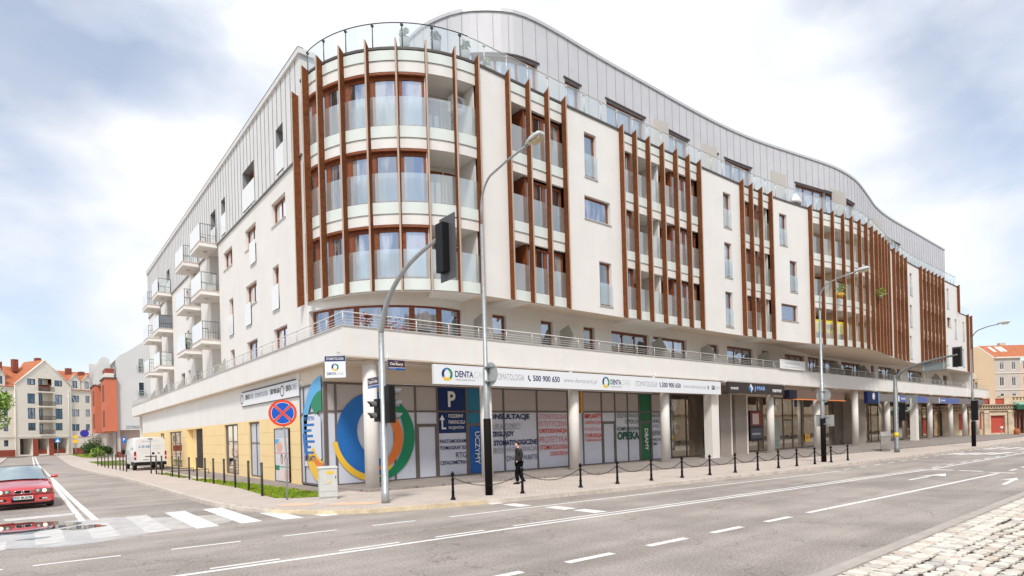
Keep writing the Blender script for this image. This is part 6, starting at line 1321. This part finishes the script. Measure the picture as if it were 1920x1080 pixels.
# distant signs
def farsign(x,y,h,label,cat,mk):
    t=thing('traffic_sign',label,'traffic sign',(x,y,.1)); mb=MB().mat(galv); mb.tube([(0,0,0),(0,0,h)],.06,6); mb.build('pole',parent=t); mb=MB(); mk(mb,h); mb.build('sign_face',parent=t,fixn=False)
def mk1(mb,h): mb.mat(blue); mb.box(-.45,.45,-.06,-.04,h-.9,h); mb.mat(white); mb.face([(-.32,-.065,h-.78),(.32,-.065,h-.78),(0,-.065,h-.15)])
def mk2(mb,h): disc(mb,(0,-.06,h-.7),X,Z,.72,mat('sign_purple',(.10,.03,.30),.4),24); disc(mb,(0,-.065,h-.7),X,Z,.5,mat('sign_blue_far',(.03,.04,.40),.4),24)
def mk3(mb,h):
    mb.mat(yel); mb.face([(0,-.06,h-.0),(.45,-.06,h-.45),(0,-.06,h-.9),(-.45,-.06,h-.45)]); mb.box(-.42,.42,-.07,-.05,h-1.6,h-1.0)
farsign(4.12,140,3.45,'small blue square crossing sign in front of the far gabled house','sign',mk1)
farsign(8.25,140,4.9,'round purple-blue sign on a post by the verge at the end of the side street','sign',mk2)
farsign(6.8,139.5,4.0,'yellow diamond sign on a post before the far gabled house','sign',mk3)
t=thing('street_lamp','thin pale street lamp at the far end of the side street','street lamp',(6.9,140,.1)); mb=MB().mat(steel); mb.tube([(0,0,0),(0,0,10.6),(-.3,0,11.2),(-1.6,0,11.5)],.05,6); mb.build('pole',parent=t)
# ---- trees and bushes
def tree(name,label,x,y,h,r,seed,ms,n=2600,size=.16,trunk=.16,squash=1.1,z=.1):
    random.seed(seed); t=thing(name,label,'tree',(x,y,z)); mb=MB().mat(mat('bark',(.10,.075,.055),.9,var=.3,scale=6)); cz=h-r*squash
    mb.tube([(0,0,0),(.05,.03,cz*.5),(0,.05,cz)],[trunk,trunk*.75,trunk*.5],8)
    cl_=[]
    for k in range(11):
        a=random.uniform(0,6.28); rr_=r*random.uniform(.35,.7); zz=cz+random.uniform(-.5,.75)*r*squash; c=(rr_*math.cos(a),rr_*math.sin(a),zz); cl_.append(c); mb.tube([(0,.02,cz*random.uniform(.55,.9)),(c[0]*.6,c[1]*.6,zz-.25*r),c],[trunk*.4,trunk*.25,.02],5)
    mb.build('trunk',parent=t); mb=MB()
    for c in cl_+[(0,0,cz),(0,0,cz+.6*r)]: leafclump(mb,c,r*random.uniform(.32,.55),n//13,ms,size)
    mb.build('crown',parent=t,fixn=False); return t
tree('street_tree','bright green street tree at the left edge of the photo beside the side street',-3.45,80,8.9,2.8,3,lfy,7000,.15)
def bush(label,x,y,r,h,ms,seed,n=1500,cat='bush',z=.12,size=.13):
    random.seed(seed); t=thing('bush',label,cat,(x,y,z),group=None); mb=MB()
    for k in range(7): a=k*.9; leafclump(mb,(r*.5*math.cos(a),r*.5*math.sin(a),h*random.uniform(.3,.65)),r*.55,n//7,ms,size)
    mb.build('foliage',parent=t,fixn=False); mb=MB().mat(MT['bark']); mb.tube([(0,0,0),(0,0,h*.5)],.05,5); mb.build('stem',parent=t)
bush('dark green bush on the verge, left of the orange building',7.1,108,1.3,2.9,[lf[0],lf[1],lf[0]],11)
bush('bright yellow-green low bush on the verge between two dark ones',7.6,104,.9,1.6,lfy,12)
bush('dark green bush on the verge nearest the orange building',8.75,107,1.1,2.2,[lf[0],lf[0],lf[1]],13)
bush('pale pink blossoming shrub behind the dark bushes on the verge',8.0,113,1.3,4.8,[mat('blossom',(.62,.52,.48),.7),lf[1],mat('blossom',(.62,.52,.48),.7)],14,n=1200)
bush('low green growth along the left pavement at the photo edge',-3.3,70,.9,1.3,lfy,15,n=900)
random.seed(21)
# ---- right background: ornate low building, tall tenement, far chimney
qd=Vector((math.sin(TH),-math.cos(TH))); qn=(-math.cos(TH),-math.sin(TH)); q0=(96.36,19.1)
B3=thing('ornate_pavilion','low ornate cream and red pavilion with a sealed red doorway beyond the colonnade','building',(0,0,0)); OPa=Line(q0,qd,qn)
oc=mat('sandstone_cream',(.62,.50,.36),.9,var=.18,scale=1.5,bump=.4,bscale=8); red_=mat('red_infill',(.52,.09,.06),.85,var=.06); osh=mat('sandstone_dark',(.34,.25,.17),.9,var=.3,scale=3)
mb=MB().mat(oc); wall(mb,OPa,-12,2.75,-.1,4.05,[(-.22,1.6,.4,2.65),(-2.3,-1.35,.9,3.0),(-4.3,-3.2,.9,3.0)],.15)
for a_,b_ in ((-.48,-.22),(1.6,1.88)): pb(mb,OPa,a_,b_,0,.12,-.1,2.9)
pb(mb,OPa,-.48,1.88,.0,.14,2.66,3.0)
for a_,b_ in ((-1.15,-.6),(1.95,2.7),(-3.1,-2.4)): pb(mb,OPa,a_,b_,0,.22,-.1,3.25); pb(mb,OPa,a_-.05,b_+.05,0,.28,-.1,1.0); pb(mb,OPa,a_-.05,b_+.05,0,.30,3.0,3.25)
for z,o_ in ((3.25,.25),(3.5,.35),(3.9,.5),(4.02,.6)): pb(mb,OPa,-12,2.75,0,o_,z,z+.1 if z<4 else z+.08)
k=-11.8
while k<2.7: pb(mb,OPa,k,k+.14,0,.42,3.6,3.88); k+=.34
pb(mb,OPa,-.2,.5,-.2,0,4.1,5.0); mb.mat(red_); pb(mb,OPa,-12,1.7,-.5,-.3,4.1,4.85); mb.mat(oc); pb(mb,OPa,1.75,2.7,-.5,-.1,4.1,5.0); pb(mb,OPa,-12,2.7,-.55,-.2,4.85,5.0)
# balustrade of the upper cornice, seen over the terrace
pb(mb,OPa,-5,-1.2,-1.5,-.6,7.0,7.2); pb(mb,OPa,-5,-.8,-1.8,-.3,7.45,7.7); pb(mb,OPa,-4.6,-1.3,-1.3,-.8,7.7,8.3); mb.mat(osh); pb(mb,OPa,-4.6,-1.5,-1.4,-.8,5.0,7.44)
k=-4.6
while k<-1.3: pb(mb,OPa,k,k+.14,-.8,-.55,6.3,7.0); k+=.4
mb.build('wall',parent=B3)
for q in ((-.22,1.6,.4,2.65),(-2.3,-1.35,.9,3.0),(-4.3,-3.2,.9,3.0)):
    mb=MB().mat(red_); pb(mb,OPa,q[0],q[1],-.17,-.13,q[2],q[3]); mb.build('sealed_door',parent=B3)
B5=thing('market_pavilion','dark columned pavilion with a green awning at the right edge of the photo','building',(0,0,0))
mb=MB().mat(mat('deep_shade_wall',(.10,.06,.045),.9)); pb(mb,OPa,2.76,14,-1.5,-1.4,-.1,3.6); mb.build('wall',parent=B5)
mb=MB().mat(mat('green_awning',(.03,.12,.075),.6)); mb.loft([[pt(OPa,u,-.1,4.15),pt(OPa,u,1.0,3.85),pt(OPa,u,1.0,3.35),pt(OPa,u,.9,3.35),pt(OPa,u,-.1,3.9)] for u in (2.5,14)],smooth=False); mb.mat(mat('awning_top',(.30,.52,.40),.6)); mb.loft([[pt(OPa,u,-.12,4.3),pt(OPa,u,.8,4.1),pt(OPa,u,.8,3.95),pt(OPa,u,-.12,4.16)] for u in (2.9,14)],smooth=False); mb.build('awning',parent=B5)
mb=MB().mat(oc); pb(mb,OPa,1.9,14,-1.8,-.2,4.35,4.6); 
k=2.0
while k<13.8: pb(mb,OPa,k,k+.22,-1.2,-.9,4.6,5.0); k+=.45
pb(mb,OPa,1.9,14,-1.4,-.8,5.0,5.2); mb.build('cornice',parent=B5)
for k,u in enumerate((3.1,3.55,4.15,4.6,5.6,6.6,7.6)):
    p=OPa.P(u)+OPa.n*(.0); mb=MB().mat(mat('brown_column',(.25,.10,.07),.7)); mb.lathe([(.17,-.1),(.17,.2),(.12,.3),(.11,2.9),(.17,3.05),(.17,3.3)],(p.x,p.y,0),10); mb.build('column',parent=B5)
mb=MB().mat(oc); pb(mb,OPa,2.76,14,-.3,.35,-.1,.25); mb.build('base_step',parent=B5)
t=thing('flower_tub','round terracotta tub in front of the sealed red doorway','planter',(94.9,16.4,.1)); mb=MB().mat(mat('terracotta',(.45,.13,.05),.8)); mb.lathe([(.2,0),(.3,.2),(.32,.5),(.22,.8),(.15,.82)],(0,0,0),14); mb.build('pot',parent=t)
t=thing('notice_stand','small white notice on a thin leg beside the terracotta tub','sign',(93.4,17.6,.1)); mb=MB().mat(steel); mb.tube([(0,0,0),(0,0,.9)],.03,5); mb.build('leg',parent=t); mb=MB().mat(white); mb.lathe([(.16,0),(.16,.3)],(0,0,.85),10); mb.build('board',parent=t)
B4=thing('tenement_house','tall cream tenement with grey front, white windows and orange roof at the right edge','house',(0,0,0))
T0=(139.97,27.24); TP=Line(T0,qd,qn); ye=mat('cream_yellow_wall',(.74,.56,.36),.9,var=.03,scale=.4); gf=mat('grey_front',(.53,.47,.41),.9,var=.03,scale=.5)
tw=[(1.0,2.05,11.45,13.1),(3.25,4.25,11.4,13.1),(.95,1.98,8.35,10.2),(3.25,4.2,8.3,10.15),(1.05,1.95,5.2,7.1),(3.25,4.2,5.2,7.1),(5.4,6.4,11.4,13.1),(5.4,6.4,8.3,10.1)]
mb=MB().mat(gf); wall(mb,TP,.15,5.0,0,13.7,tw[:6],.2); mb.mat(mat('pink_front',(.66,.47,.35),.9)); wall(mb,TP,5.0,16,0,12.6,tw[6:],.2)
mb.mat(bw2); pb(mb,TP,.1,16,0,.35,13.6,13.85); pb(mb,TP,.15,16,0,.12,10.75,10.9); pb(mb,TP,.15,16,0,.12,7.6,7.75)
mb.mat(ye)
s0=Vector(T0)+Vector(qd)*.15; s1=s0-Vector(qd)*3.9+Vector(qn)*-6
mb.face([(s0.x,s0.y,0),(s1.x,s1.y,0),(s1.x,s1.y,15.9),(s0.x-(s0.x-s1.x)*.35,s0.y-(s0.y-s1.y)*.35,16.15),(s0.x,s0.y,13.7)])
mb.build('wall',parent=B4,fixn=False)
winset(B4,TP,tw,whf,glassd,o=-.05,bw=.14)
mb=MB().mat(tile); m_=s0.lerp(s1,.35); en=s0+Vector(qd)*16; em=m_+Vector(qd)*16
mb.face([(s0.x,s0.y,13.85),(en.x,en.y,13.85),(em.x,em.y,16.3),(m_.x,m_.y,16.3)]); rr2=mb.build('roof',parent=B4,fixn=False)
f0=s0; 
for u in (1.3,2.6,3.35):
    mb=MB().mat(whf); a_=.45; c_=m_-s0
    P0=[f0+Vector(qd)*u+c_*k for k in (.45,.85)]; z0_,z1_=13.85+2.45*.45,13.85+2.45*.85
    mb.hexa([(P0[0].x,P0[0].y,z0_),(P0[0].x+qd.x*.55,P0[0].y+qd.y*.55,z0_),(P0[1].x+qd.x*.55,P0[1].y+qd.y*.55,z1_),(P0[1].x,P0[1].y,z1_)],[(P0[0].x,P0[0].y,z0_+.1),(P0[0].x+qd.x*.55,P0[0].y+qd.y*.55,z0_+.1),(P0[1].x+qd.x*.55,P0[1].y+qd.y*.55,z1_+.1),(P0[1].x,P0[1].y,z1_+.1)]); mb.build('skylight',parent=rr2)
mb=MB().mat(oc); pb(mb,TP,3.2,4.4,-3,-2.4,15.6,16.8); mb.build('chimney',parent=rr2)
t=thing('tower_chimney','tall grey chimney stack at the very right edge above the orange roof','chimney',(155,20.5,0)); mb=MB().mat(mat('grey_stack',(.38,.36,.36),.8)); mb.tube([(0,0,0),(0,0,22.5)],[.9,.7],10); mb.mat(darkfr); mb.tube([(0,0,22.5),(0,0,23.1)],.8,10); mb.build('stack',parent=t)
# ---- houses and a tree on the near side of the main street, seen as reflections in the shop glass
B6=thing('townhouse','long cream stone townhouse across the main street, reflected in shop glass','house',(0,0,0)); NP=Line((0,-15),(1,0),(0,1))
ob=[(x,x+1.3,z,z+2.1) for x in range(2,250,4) for z in (1.2,5.2,9.0)]
mb=MB().mat(mat('opposite_stone',(.86,.70,.50),.9,var=.08,scale=.4)); wall(mb,NP,-4,260,0,13,ob,.25); mb.mat(osh)
for z in (4.2,8.2,12.6): pb(mb,NP,-4,260,0,.3,z,z+.3)
mb.mat(osh); mb.face([(-4,-14.6,13),(260,-14.6,13),(260,-20,16),(-4,-20,16)]); mb.build('wall',parent=B6,fixn=False)
mb=MB().mat(glassd)
for q in ob: mb.face([pt(NP,q[0],-.2,q[2]),pt(NP,q[1],-.2,q[2]),pt(NP,q[1],-.2,q[3]),pt(NP,q[0],-.2,q[3])])
tag(mb.build('window',parent=B6,fixn=False),kind='stuff')
tree('street_tree','green street tree across the main street, seen only in window reflections near the corner',8,-11,10.5,3.8,31,lf,3800,.3)
tree('street_tree','green street tree across the main street, seen only in reflections farther along',34,-10.5,9,2.8,32,lf,2200,.28)
